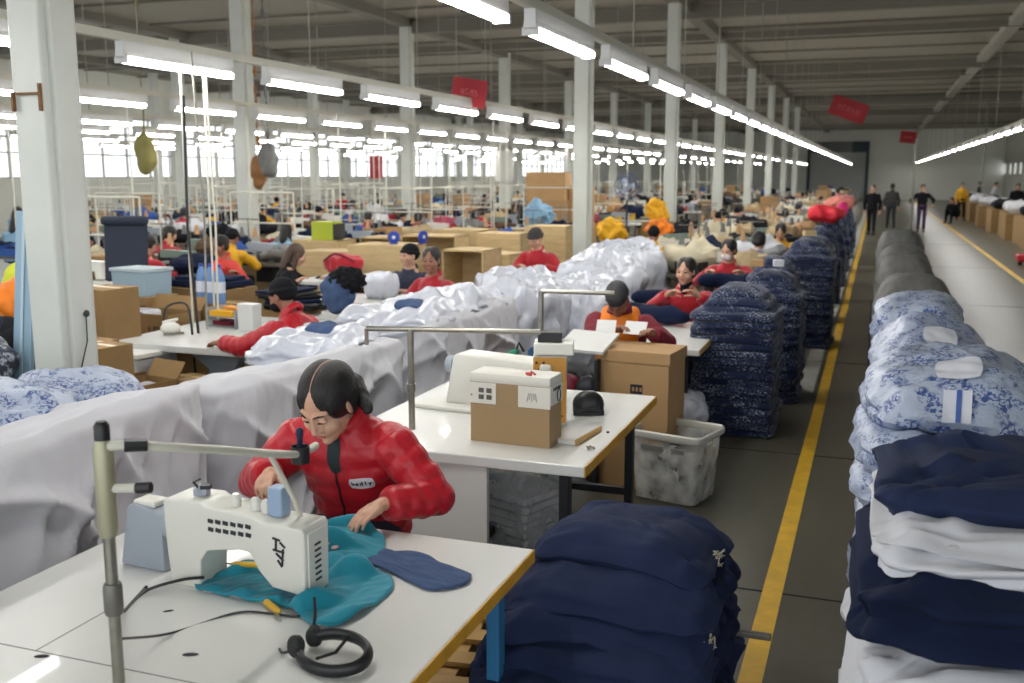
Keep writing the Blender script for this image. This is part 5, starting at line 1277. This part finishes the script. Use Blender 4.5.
t = thing('white_slab', 'white grey-sided cover block standing between the cartons and the beanie woman\'s table', 'cover block', (-5.18, 6.0, .35), R(-10)); m = MB(); m.box((0, 0, .17), (.52, .42, .34), taper=(.94, .9)); m.build('block', mat('grey_cover', rgb(166, 168, 170), .5), t, bevel=.02); MB().box((0, 0, .355), (.54, .40, .035)).build('top', lam, t, bevel=.006)
carton('brown carton the white slab stands on', (-5.18, 6.02, 0), (.46, .38, .345), R(-10))
t = thing('storage_case', 'pale blue lidded storage case standing above the marked carton', 'storage case', (-6.30, 7.45, .92), R(-8)); MB().box((0, 0, .11), (.42, .30, .22), taper=(1.05, 1.05)).build('case', mat('pale_blue_case', rgb(150, 172, 186), .5), t, bevel=.01); MB().box((0, 0, .235), (.46, .34, .03)).build('lid', mat('pale_blue_lid', rgb(176, 190, 198), .5), t, bevel=.006)
carton('carton under the pale blue storage case', (-6.30, 7.45, 0), (.5, .4, .92), R(-8))
prism_obj('dark_garment', 'flat dark folded garment lying behind the pale blue case', 'garment', (-6.05, 8.0, .96), R(-6), MB().box((0, 0, .03), (.9, .4, .06)).box((.1, 0, .075), (.6, .3, .04), rz=.1), navy_d, None, bevel=.015)
carton('long carton under the flat dark garment', (-6.05, 8.0, 0), (.95, .45, .95), R(-6))
for k in range(3):
    t = thing('water_bottle', 'blue-tinted clear water bottle in a tall pack, %s, behind the marked carton' % ('left one', 'middle one', 'right one')[k], 'bottle', (-5.72 + k * .11, 7.55 - k * .02, .86), 0, 'water bottles')
    m = MB(); m.lathe([(.045, 0), (.05, .02), (.05, .10), (.044, .12), (.05, .14), (.05, .24), (.03, .30), (.016, .33)], n=12); m.build('bottle', mat('bottle_blue', rgb(120, 160, 214), .15, alpha=.7), t, smooth=True)
    MB().lathe([(.018, .33), (.018, .355)], n=10).build('bottle_cap', mat('cap_blue', rgb(30, 70, 170), .4), t); MB().lathe([(.0515, .10), (.0515, .2)], n=12, close=False).build('wrapper', mat('wrapper_white', rgb(214, 220, 232), .5), t, smooth=True)
carton('carton under the three water bottles', (-5.60, 7.62, 0), (.42, .3, .86), R(-6))
t = thing('film_pack', 'shrink-wrapped white and blue pack lying in the open marked carton', 'pack', (-5.98, 7.05, .62), R(-8)); MB().box((0, 0, .12), (.26, .22, .22)).build('pack', film_m, t, bevel=.03); MB().box((.10, -.112, .12), (.05, .006, .2)).build('label', mat('cap_blue', rgb(30, 70, 170), .4), t)
t = thing('office_chair', 'black high-backed office chair behind the pale blue case', 'chair', (-7.35, 8.35, 0), R(20)); MB().box((0, 0, .48), (.5, .48, .08)).build('seat', black_cl, t, bevel=.03)
m = MB(); m.box((0, .24, 1.2), (.46, .06, .62), rx=-.1); m.build('backrest', mat('blue_black_mesh', rgb(34, 44, 62), .7), t, bevel=.03); MB().box((0, .24, 1.53), (.50, .10, .10)).build('headrest', mat('blue_black_mesh', rgb(34, 44, 62), .7), t, bevel=.04); MB().lathe([(.03, .06), (.03, .45)], n=10).build('post', dark_steel, t)
m = MB()
for k in range(5): a = 2 * PI * k / 5; m.tube([(0, 0, .1), (.28 * math.cos(a), .28 * math.sin(a), .05)], .02, 6)
m.build('star_base', dark_steel, t)
# things left of the column
t = thing('steel_strip', 'pale blue long board leaning against a table left of the thick column', 'board', (-4.52, 4.32, -.0)); t.scale = (1, 1, .95); m = MB(); m.box((0, 0, .95), (.13, .03, 1.9), ry=.02, rx=-.10); m.build('board', mat('pale_blue_board', rgb(140, 168, 188), .45), t, bevel=.004); m = MB(); m.box((.0, -.018, .95), (.02, .01, 1.86), ry=.02, rx=-.10); m.build('ridge', mat('pale_blue_ridge', rgb(172, 194, 206), .45), t)
for k, (x, y, z, a, mt, cn, amp) in enumerate(((-5.95, 5.75, 1.08, .20, orange, 'bright orange garment heap', .05), (-6.35, 6.2, 1.14, .20, mat('lime_cloth', rgb(206, 214, 60), .7), 'lime yellow garment heap', .05), (-4.95, 4.3, 1.16, .20, mat('royal_dark', rgb(22, 34, 70), .7), 'dark blue cloth heap', .06), (-4.72, 4.15, .93, .24, patterned_dark, 'dark patterned cloth heap', .05), (-5.2, 4.9, .86, .26, black_cl, 'black cloth heap', .05))):
    m = MB(); m.ell((0, 0, 0), (a, a, a * .85)); o = m.build('garment_heap', mt, None, voxel=.016, relax=1, deform=lambda c, n: c + n * amp * nz(c, 9, k)); o.location = (x, y, z); props(o, cn + ' left of the thick white column', 'garment heap', 'garment heaps left of the column')
carton('brown carton left of the thick column, with the cloth heaps on it', (-5.0, 4.55, 0), (.62, .62, .72), R(-5))
carton('brown carton with orange garments on it, farther left', (-6.1, 5.95, 0), (.8, .7, .95), R(-5))

# grey table with the white sack and crates behind
table_box('work_table', 'grey table with the white sack, dark-jacketed worker behind it', -5.45, -3.75, 8.66, 9.40, top=lam_grey, leg=dull_steel, group='grey work tables', th=.06)
prism_obj('metal_apron', 'dull metal front panel under the grey table with the white sack', 'panel', (-4.6, 8.72, .0), 0, MB().box((0, 0, .45), (1.3, .03, .48)), mat('apron_grey', rgb(120, 120, 112), .6))
heap('cloth_sack', 'white knotted sack with a beige side on the grey table', -4.70, 9.12, .76, .17, .15, .13, film_m, 37, cat='sack', group=None, amp=.03)
t = thing('denim_bag', 'blue denim bag with dark fur trim hanging behind the beanie woman', 'bag', (-4.55, 7.95, .95)); m = MB(); m.ell((0, 0, 0), (.17, .12, .20)); m.build('bag', slate, t, voxel=.014, deform=lambda c, n: c + n * .03 * nz(c, 14, 3)); m = MB(); m.ell((.10, 0, .12), (.17, .12, .12)); m.build('fur', black_cl, t, voxel=.014, deform=lambda c, n: c + n * .04 * nz(c, 30, 3))
table_box('work_table', 'small grey table under the denim bag', -4.85, -4.25, 7.70, 8.25, top=lam_grey, leg=dull_steel, group='grey work tables', z=.74)
t = thing('red_bag', 'red soft bag with straps on the clutter beside the long-haired worker', 'bag', (-5.75, 10.2, .98)); m = MB(); m.ell((0, 0, 0), (.26, .16, .13)); m.build('bag', red_kn, t, voxel=.014, deform=lambda c, n: c + n * .03 * nz(c, 12, 3)); m = MB(); m.tube(curve_pts([(-.2, -.1, .05), (0, -.17, .14), (.2, -.1, .05)]), .014, 6); m.build('strap', maroon, t)
table_box('work_table', 'grey table in front of the long-haired worker, red bag on it', -6.1, -4.9, 9.62, 10.7, top=lam_grey, leg=dull_steel, group='grey work tables', z=.84)
for k in range(6):
    m = MB(); m.box((0, 0, 0), (.5, .34, .025)); o = m.build('folded_cloth', (black_cl, charcoal, navy_d)[k % 3], None, bevel=.008, deform=lambda c, n: c + n * .01 * nz(c, 12, k)); o.location = (-5.0 - .02 * k, 7.72 - .0 * k + .25, .80 + .03 * k); o.rotation_euler = (0, 0, .3 * k); props(o, 'dark folded piece, %s of the small flat pile past the organizer tray' % (nth(k) + ' from the bottom'), 'folded cloth', 'dark pieces past the organizer')
MBo = carton('carton under the flat pile of dark pieces', (-5.1, 7.95, 0), (.5, .4, .785), 0)
# pale wooden crates
def crate(label, loc, d, rz=0, shelf=False, group='pale wooden crates'):
    t = thing('crate', label, 'crate', loc, rz, group); x, y, z = d; T = .02
    MB().box((0, y / 2 - T / 2, z / 2), (x, T, z)).build('back_board', crate_m, t)
    for q in (-1, 1): MB().box((q * (x / 2 - T / 2), 0, z / 2), (T, y, z)).build('side_board', crate_m, t)
    MB().box((0, 0, T / 2), (x, y, T)).build('bottom_board', crate_m, t); MB().box((0, 0, z - T / 2), (x, y, T)).build('top_board', crate_m, t)
    if shelf: MB().box((0, 0, z * .5), (x - 2 * T, y - T, T)).build('shelf', crate_m, t)
    else: MB().box((0, -y / 2 + T / 2, z / 2), (x - 2 * T, T, z - 2 * T)).build('front_board', crate_m, t)
    return t
CR = [(-5.70, 11.25, 0, .95, .62, .70, True), (-5.72, 11.25, .70, .80, .6, .46, False), (-6.55, 11.4, 0, .7, .6, 1.05, False), (-4.72, 11.6, 0, .55, .6, 1.10, True), (-4.9, 12.9, 0, .7, .6, .95, False), (-5.8, 12.9, 0, .8, .6, 1.18, True),
      (-5.25, 14.2, 0, .7, .6, 1.15, False), (-6.6, 13.2, 0, .8, .6, 1.12, True), (-4.95, 15.6, 0, .7, .6, 1.2, False), (-6.2, 15.0, 0, .8, .7, 1.15, False), (-7.4, 12.6, 0, .7, .6, 1.1, False)]
for k, (x, y, z, a, b, c, sh) in enumerate(CR): crate('pale wooden crate%s, %s of the crates behind the dark-jacketed worker' % (' with open shelf' if sh else '', nth(k)), (x, y, z), (a, b, c), R((k * 7) % 9 - 4), sh)
t = thing('lime_case', 'lime green and black case on the clutter left of the wooden crates', 'case', (-7.3, 12.5, 1.10)); MB().box((0, 0, .13), (.34, .28, .26)).build('case', mat('lime_case', rgb(170, 184, 40), .5), t, bevel=.01); MB().box((.19, 0, .12), (.06, .26, .22)).build('end_panel', plast_b, t)
for k, (x, y) in enumerate(((-5.55, 11.1), (-5.25, 11.3))):
    t = thing('fan', 'small blue desk fan lying on the nearest wooden crate, %s one' % ('left', 'right')[k], 'fan', (x, y, 1.17), R(20 + 50 * k)); t.scale = (.62, .62, .62); m = MB(); m.lathe([(.02, -.03), (.12, -.02), (.12, .02), (.02, .03)], (0, 0, .13), 18, 'y'); m.build('cage', mat('royal_blue', rgb(30, 62, 160), .5), t, smooth=True); MB().box((0, 0, .01), (.16, .12, .02)).build('foot', mat('royal_blue', rgb(30, 62, 160), .5), t)
    MB().lathe([(.001, -.04), (.035, -.035), (.035, .035), (.001, .04)], (0, 0, .13), 12, 'y').build('hub', machine_w, t)
# tall cartons, yellow bag, blue wire fan further back
for k, (x, y, z, a, b, c) in enumerate(((-7.1, 22.0, 0, 1.0, .8, .75), (-7.0, 22.0, .75, .95, .8, .7), (-7.05, 22.0, 1.45, .9, .75, .62), (-6.35, 22.3, 0, .6, .7, .9), (-6.35, 22.3, .9, .55, .6, .85))):
    carton('big tan carton, %s in the tall carton tower beyond the white column' % nth(k), (x, y, z), (a, b, c), R(k * 3), mt=cardb)
t = thing('fan', 'round blue wire fan on a tall pole in the middle distance', 'fan', (-4.75, 20.0, 0)); MB().lathe([(.02, 0), (.02, 1.5)], n=8).build('pole', dark_steel, t); MB().lathe([(.2, 0), (.2, .03), (.03, .05)], n=16).build('foot', dark_steel, t)
m = MB()
for r in (.26, .18, .10): m.tube([(r * math.cos(a), 0, 1.78 + r * math.sin(a)) for a in [2 * PI * k / 20 for k in range(21)]], .009, 5)
for k in range(10): a = 2 * PI * k / 10; m.tube([(0, 0, 1.78), (.26 * math.cos(a), .0, 1.78 + .26 * math.sin(a))], .006, 4)
m.build('cage', mat('fan_blue', rgb(52, 74, 120), .5), t); MB().lathe([(.01, -.08), (.07, -.06), (.07, .02), (.01, .04)], (0, 0, 1.78), 12, 'y').build('motor', machine_g, t)
m = MB()
for k in range(3): m.ell((.09 * math.cos(k * 2.1), 0, 1.78 + .09 * math.sin(k * 2.1)), (.09, .008, .05), rot=(0, -k * 2.1, 0))
m.build('blade', mat('fan_blade', rgb(160, 170, 190), .5), t)
for k, (x, y, z, a, mt, cn) in enumerate(((-3.7, 18.0, 1.36, .21, yellow, 'bright yellow cloth bag beside the second white column'), (-4.35, 17.2, 1.0, .26, yellow, 'yellow cloth heap left of the yellow bag'), (-3.5, 17.3, 1.06, .2, orange, 'orange cloth under the yellow bag'), (-6.3, 19, 1.2, .3, mat('sky_cloth', rgb(130, 168, 196), .7), 'sky blue sack by the carton tower'))):
    o = MB().ell((0, 0, 0), (a, a * .8, a)).build('cloth_bag', mt, None, voxel=.02, relax=1, deform=lambda c, n: c + n * (.10 * nz(c, 6, k) + .05 * nz(c, 14, k))); o.location = (x, y, z); props(o, cn, 'cloth bag'); carton('brown carton under the ' + cn.split(' beside')[0].split(' left')[0].split(' under')[0].split(' by')[0], (x, y, 0), (.5, .45, z - a * .85), 0)

# banners and the hanging odds and ends
def banner(label, loc, rz, w_, h_, tilt, rows):
    t = thing('hanging_banner', label, 'banner', loc, rz, 'red hanging banners')
    M_ = Euler((0, tilt, 0)).to_matrix(); m = MB(); m.box((0, 0, 0), (w_, .015, h_), ry=tilt); m.build('panel', red_sign, t)
    q = MB(); rn = random.Random(int(w_ * 100))
    for k in range(rows):
        x = (k - (rows - 1) / 2) * w_ * .13
        for a, b in (((-.035, .05), (-.035, -.05)), ((-.035, .05 if k % 2 else 0), (.03, .05 if k % 3 else 0)), ((.03, .05 if k % 2 == 0 else 0), (.03, -.05))):
            q.tube([M_ @ Vector((x + a[0] * w_, -.012, a[1] * h_ * 2.4 + .0)), M_ @ Vector((x + b[0] * w_, -.012, b[1] * h_ * 2.4))], .009 * w_, 4)
    q.build('lettering', pale_red, t)
    c = MB()
    for s in (-1, 1): e = M_ @ Vector((s * w_ * .42, 0, h_ * .5)); c.tube([e, (e.x, 0, HC - loc[2])], .006, 4)
    c.build('hanging_wire', wire_m, t)['kind'] = 'stuff'
    return t
banner('red banner with pale lettering hanging over the sewing rows, left of the middle', (-5.15, 12.6, 3.08), R(26), .46, .36, R(8), 4)
banner('red banner hanging tilted over the aisle, the larger of the two at the right', (-1.0, 34.5, 4.08), R(5), 1.15, .62, R(20), 5)
banner('small red banner hanging far over the aisle near the end wall', (1.4, 58.0, 4.0), R(4), .85, .62, R(5), 4)
banner('small upright red banner low among the far left lights', (-13.0, 25.0, 2.22), R(20), .36, .62, 0, 2)
for k, (x, y, z, mt) in enumerate(((-9.95, 12.0, 2.30, mat('khaki_cloth', rgb(128, 122, 70), .8)), (-10.2, 15.2, 2.05, mat('rust_cloth', rgb(150, 104, 62), .8)), (-9.6, 14.6, 2.25, grey_bag))):
    o = MB().ell((0, 0, 0), (.17, .10, .30), e=.7).tube([(0, 0, .2), (0, 0, HC - z)], .017, 6).build('hanging_cloth', mt, None, voxel=.03, relax=1, deform=lambda c, n: c + n * .05 * nz(c, 6, k)); o.location = (x, y, z); props(o, '%s cloth bundle hanging under the lights at the far left' % ('khaki', 'rust brown', 'grey')[k], 'hanging cloth')
t = thing('wall_box', 'small grey control box high on the third aisle-side column', 'control box', (-4.2, 28.42, 4.2)) if False else None
t = thing('ceiling_bracket', 'dark metal bracket hanging over the second light row, top left of the middle', 'bracket', (-5.2, 13.0, 4.2)); m = MB(); m.box((0, 0, 0), (.42, .08, .06)); m.box((.1, 0, .2), (.03, .03, .4)); m.box((0, 0, .35), (.3, .05, .03)); m.tube([(.1, 0, .4), (.1, 0, HC - 4.2)], .012, 5); m.build('bracket', dark_steel, t)

for k, (x, y, c) in enumerate(((5.2, 29, black_cl), (5.3, 34.5, black_cl), (5.25, 39, white_cloth), (5.3, 45, black_cl), (3.55, 49, yellow), (5.3, 53, white_cloth), (5.2, 60, black_cl))):
    walker('%s worker from the camera standing behind the brown tables at the right side, %s top' % (nth(k), 'black' if c is black_cl else 'amber' if c is yellow else 'white'), x, y, R(80 + 30 * k), c, black_cl)
# right side: cartons and workers along the far line
for k in range(16):
    y = 26.5 + k * 2.2; x = 4.35 + .12 * math.sin(k * 3)
    carton('%s brown carton-sided table from the camera along the right wall side' % nth(k), (x, y, 0), (.9, 1.25, .82), R((k * 37) % 7 - 3), mt=cardb_d)
    o = MB().ell((0, 0, 0), (.42, .48, .20), e=.8).build('cloth_heap', white_cloth if k % 3 else black_cl, None, smooth=True, deform=lambda c, n: c + n * .08 * nz(c, 5, k)); o.location = (x, y, .98); props(o, '%s cloth heap on the %s brown table along the right side' % ('white' if k % 3 else 'black', nth(k)), 'cloth heap', 'cloth heaps on the right side')
t = thing('floor_scrubber', 'low red floor machine at the right edge of the aisle', 'floor machine', (3.35, 25.2, 0)); MB().box((0, 0, .16), (.6, .5, .16)).build('body', mat('machine_red', rgb(190, 30, 40), .4), t, bevel=.04)
for q in (-1, 1): MB().lathe([(.02, -.03), (.08, -.03), (.08, .03), (.02, .03)], (.22 * q, 0, .08), 12, 'x').build('wheel', rubber, t)
MB().tube([(.2, .2, .24), (.3, .25, .7)], .02, 8).build('handle', plast_b, t)
for k, (x, y, h) in enumerate(((4.1, 30.0, HC), (.95, 30.5, 3.0), (4.6, 52, HC))):
    t = thing('steel_post', 'thin grey steel post on the right side of the hall, %s from the camera' % nth(k) if k != 1 else 'thin grey pole standing behind the grey bundles', 'post', (x, y, 0)); MB().lathe([(.035, 0), (.035, h)], n=10).build('post', dull_steel, t, smooth=True); MB().box((0, 0, .01), (.16, .16, .02)).build('foot_plate', dull_steel, t)
# ------------------------------------------------------------------ the long rows of workstations behind
rn = random.Random(77)
def obj0(name, mb, m, **k):
    o = mb.build(name, m, None, **k); return o
STUFF_M = dict(cream=mat('cream_cloth', rgb(206, 196, 168), .85, var=.12, vscale=5), beige=mat('beige_cloth', rgb(176, 156, 120), .85, var=.12, vscale=5), black=black_cl, navy=navy_d, white=white_cloth,
               grey=mat('mid_grey_cloth', rgb(120, 120, 118), .85, var=.2, vscale=6), blue=mat('blue_cloth', rgb(44, 80, 150), .8, var=.1), rose=mat('rose_cloth', rgb(150, 60, 80), .8, var=.1), brown=mat('brown_cloth', rgb(96, 74, 54), .85, var=.15), tan=mat('tan_cloth', rgb(190, 150, 110), .85, var=.1))
# prototypes sit far under nothing: the first use moves them into place
PROTO = {}
def proto(key, make):
    """first call returns the thing itself, later calls copies"""
    def place(loc, rz, label, sc=None):
        if key not in PROTO:
            o = make(); PROTO[key] = o; o.location = loc; o.rotation_euler = (0, 0, rz); o['label'] = label
            if sc is not None: o.scale = (sc, sc, sc) if not isinstance(sc, tuple) else sc
            return o
        return dup(PROTO[key], loc, rz, label, sc=sc if sc is not None else 1.0)
    return place
def mk_table(top):
    def f():
        t = thing('sewing_table', '', 'table', group='sewing tables of the back rows')
        MB().box((0, 0, .74), (1.25, .62, .04)).build('tabletop', top, t)
        for q in (-1, 1): m = MB(); m.box((q * .5, 0, .36), (.05, .06, .72)); m.box((q * .5, 0, .03), (.06, .5, .04)); m.build('leg', dull_steel, t)
        MB().box((0, .1, .25), (1.0, .05, .05)).build('crossbar', dull_steel, t)
        return t
    return f
def mk_machine(body, cat_='industrial sewing machines of the back rows'):
    def f():
        t = thing('sewing_machine', '', 'sewing machine', group=cat_)
        m = MB(); m.prism([(-.24, .0), (.24, .0), (.24, .04), (-.12, .04), (-.11, .14), (.12, .15), (.13, .06), (.22, .06), (.23, .26), (-.22, .28), (-.25, .25)], -.06, .06, 'y'); m.build('casting', body, t)
        MB().lathe([(.01, -.02), (.06, -.015), (.06, .015), (.01, .02)], (-.27, 0, .2), 10, 'x').build('hand_wheel', plast_b, t)
        m = MB(); m.tube([(-.38, .18, 0), (-.38, .18, .62)], .009, 5); m.tube([(-.55, .18, .60), (-.2, .18, .60)], .008, 5); m.build('thread_stand', dull_steel, t)
        for q in (-.5, -.26): m = MB(); m.lathe([(.045, 0), (.02, .14)], (q, .18, .34), 8); m.build('thread_cone', (STUFF_M['tan'], STUFF_M['grey'])[q < -.4], t)
        MB().box((.1, -.02, -.18), (.28, .2, .22)).build('motor', dark_steel, t)
        return t
    return f
def mk_heap(col, v):
    def f():
        m = MB(); m.ell((0, 0, .12), (.34, .26, .15), nu=22, nv=12, e=.8)
        o = m.build('cloth_heap', STUFF_M[col], None, smooth=True, deform=lambda c, n: Vector((c.x, c.y, max(0, c.z))) + n * .10 * nz(c, 6, v) + Vector((0, 0, .05 * nz(c, 14, v + 2))))
        return props(o, '', 'cloth heap', 'cloth heaps of the back rows')
    return f
def mk_carton(mt, lid):
    def f():
        t = thing('carton', '', 'carton', group='cartons of the back rows')
        MB().box((0, 0, .2), (.5, .4, .4)).build('box', mt, t)
        if lid:
            for q in (-1, 1): MB().box((0, q * .24, .46), (.5, .01, .16), rx=-.5 * q).build('flap', mt, t)
        else: MB().box((0, 0, .401), (.49, .05, .004)).build('tape', mat('packing_tape', rgb(196, 170, 120), .3), t)
        return t
    return f
def mk_rack():
    t = thing('garment_rack', '', 'rack', group='steel racks of the back rows')
    for q in (-1, 1): m = MB(); m.tube([(q * .55, 0, 0), (q * .55, 0, 1.75)], .014, 6); m.build('upright', rail_m, t)
    for z in (.9, 1.3, 1.75): MB().tube([(-.55, 0, z), (.55, 0, z)], .012, 6).build('bar', rail_m, t)
    return t
def mk_drop():
    o = MB().tube([(0, 0, .76), (.01, 0, 1.8), (0, 0, 2.98)], .013, 5).build('power_drop', rail_m, None)
    return props(o, '', 'power drop', 'power drops of the back rows')
def mk_stool():
    t = thing('stool', '', 'stool', group='stools of the back rows')
    MB().box((0, 0, .44), (.36, .3, .04)).build('seat', crate_m, t)
    for a in (-1, 1):
        for b in (-1, 1): MB().box((a * .14, b * .11, .21), (.035, .035, .42)).build('leg', dull_steel, t)
    return t
P_tab = [proto('tab%d' % i, mk_table(m)) for i, m in enumerate((lam_grey, mat('dark_top', rgb(96, 92, 84), .6), lam))]
P_mac = [proto('mac%d' % i, mk_machine(m)) for i, m in enumerate((machine_w, machine_g, mat('machine_green', rgb(120, 140, 128), .5)))]
P_heap = {(c, v): proto('heap_%s%d' % (c, v), mk_heap(c, v)) for c in STUFF_M for v in (1, 2)}
P_car = [proto('car%d' % i, mk_carton(m, l)) for i, (m, l) in enumerate(((cardb, True), (cardb_d, False), (crate_m, False)))]
BINC = {'blue': mat('bin_blue', rgb(36, 82, 160), .5), 'black': plast_b, 'white': machine_w, 'red': mat('bin_red', rgb(168, 34, 48), .5), 'grey': machine_g, 'yellow': mat('bin_yellow', rgb(220, 180, 50), .5)}
def mk_bin(c):
    def f():
        t = thing('parts_bin', '', 'bin', group='parts bins of the back rows'); m = MB()
        m.box((0, 0, .01), (.34, .24, .02)); m.box((-.165, 0, .08), (.012, .24, .16)); m.box((.165, 0, .08), (.012, .24, .16)); m.box((0, -.115, .06), (.34, .012, .12)); m.box((0, .115, .09), (.34, .012, .18)); m.build('tray', BINC[c], t)
        MB().ell((0, 0, .08), (.15, .10, .07), e=.6, nu=10, nv=6).build('contents', STUFF_M['black' if c != 'black' else 'grey'], t)
        return t
    return f
P_bin = {c: proto('bin' + c, mk_bin(c)) for c in BINC}
P_rack = proto('rack', mk_rack); P_drop = proto('drop', mk_drop); P_stool = proto('stool', mk_stool)
WK = [('red', red_kn, 'short', hair_m), ('white', white_cloth, 'bun', hair_m), ('navy', navy, 'short', hair_m), ('amber', yellow, 'beanie', black_cl), ('dark grey', charcoal, 'cap', black_cl), ('sky blue', mat('sky_cloth', rgb(130, 168, 196), .7), 'long', hair_m)]
def mk_worker(i):
    def f():
        c, m, h, hm = WK[i]
        t, _ = person('person', '', (0, 0), 0, (Vector((-.18, .42, .84)), Vector((.16, .40, .84))), top=m, hair=h, hair_mat=hm, vox=.014, pitch=.4, lean=.25, skin_mat=(skin, skin_d)[i % 2])
        t['group'] = 'seated workers of the back rows'; return t
    return f
P_wk = [proto('wk%d' % i, mk_worker(i)) for i in range(len(WK))]
LANES = [(-1.95, 12.9, 'the aisle-side row'), (-3.15, 15.2, 'the second row from the aisle'), (-6.4, 16.4, 'the third row from the aisle'), (-8.6, 9.2, 'the fourth row from the aisle'), (-9.95, 11.2, 'the fifth row from the aisle'), (-12.6, 12.2, 'the sixth row from the aisle'),
         (-14.9, 14.8, 'the seventh row from the aisle'), (-16.6, 16.8, 'the eighth row from the aisle'), (-19.4, 19.2, 'the ninth row from the aisle'), (-21.6, 22.0, 'the tenth row from the aisle'), (-23.0, 25.0, 'the row nearest the windows')]
COLN = {'cream': 3, 'beige': 4, 'black': 10, 'navy': 7, 'white': 2, 'grey': 5, 'blue': 3, 'rose': 1, 'brown': 6, 'tan': 2}
bagc = [c for c, n in COLN.items() for _ in range(n)]
nb_ = nt = nm = nh = nc = nw = nr = nd = ns = 0
for li, (x, ya, ln) in enumerate(LANES):
    y = ya; i = 0
    while y < 86 and nt < 290:
        busy = any(abs(x - cx) < .75 and abs(y - cy) < .5 for cx, cy, _ in COLS)
        w_ = '%s station, %s' % (nth(i), ln.replace('the ', '', 1)); jx = rn.uniform(-.1, .1)
        if not busy and not (-7.9 < x < -5.9 and 20.8 < y < 23.2):
            if nt < 290: P_tab[rn.choice((0, 1, 1, 1, 2))]((x + jx, y, 0), rn.choice((0, PI)), 'sewing table at the ' + w_); nt += 1
            if y < 60 and nm < 200 and rn.random() < .85:
                k = rn.choice((0, 0, 1, 2)); P_mac[k]((x + jx + rn.uniform(-.1, .25), y + .02, .76), rn.choice((0, PI)) + rn.uniform(-.1, .1), '%s sewing machine with thread cones at the %s' % (('white', 'grey', 'green-grey')[k], w_)); nm += 1
            for q in range(rn.choice((1, 2, 2)) if y < 55 else 1):
                if nh < 295:
                    c = rn.choice(('cream', 'cream', 'beige', 'white', 'black', 'tan', 'beige') if li < 2 and rn.random() < .8 else bagc); s_ = rn.uniform(.7, 1.15)
                    P_heap[(c, rn.choice((1, 2)))]((x + jx + (-.34 if q == 0 else .40), y + rn.uniform(-.12, .12), .765), rn.uniform(0, 6), '%s cloth heap, %s, at the %s' % (c, ('left', 'right')[q], w_), sc=(s_, s_, s_ * rn.uniform(.7, 1.35))); nh += 1
            for q in range(2):
                if y < 50 and nb_ < 260 and rn.random() < .75:
                    c = rn.choice(('blue', 'black', 'black', 'white', 'red', 'grey', 'yellow')); P_bin[c]((x + jx + rn.uniform(-.25, .3) + .3 * q - .15, y + (.2 if q else -.18), .762), rn.uniform(-.4, .4), '%s plastic parts bin, %s side, %s' % (c, ('near', 'far')[q], w_)); nb_ += 1
            if rn.random() < .42 and nc < 170:
                k = rn.choice((0, 1, 1, 2)); z0 = 0
                P_car[k]((x + rn.uniform(-.3, .3), y + .62, 0), rn.uniform(-.3, .3), '%s on the floor behind the %s' % (('open carton', 'brown carton', 'pale box')[k], w_), sc=(1, 1, rn.choice((1.4, 2.0, 2.6)))); nc += 1
            if y < 62 and nw < 60 and (li > 0 or y > 18.5) and rn.random() < (.26 if li > 1 else .4):
                k = rn.randrange(len(WK)); P_wk[k]((x + jx, y + .62 if False else y - .68, 0), rn.uniform(-.2, .2), 'worker in a %s top seated at the %s' % (WK[k][0], w_)); nw += 1
            elif y < 34 and ns < 60 and rn.random() < .5: P_stool((x + jx, y - .6, 0), 0, 'small stool at the ' + w_); ns += 1
            if li > 1 and y < 50 and rn.random() < .35 and nr < 70: P_rack((x, y + .36, 0), 0, 'cream steel rail rack behind the ' + w_); nr += 1
            if li > 1 and y < 60 and rn.random() < .6 and nd < 130: P_drop((x + rn.uniform(-.5, .5), y + .25, 0), 0, 'pale power drop down to the ' + w_); nd += 1
        y += 1.55 + (0 if y < 32 else 1.3) + (0 if y < 52 else 1.5) + rn.uniform(0, .12); i += 1
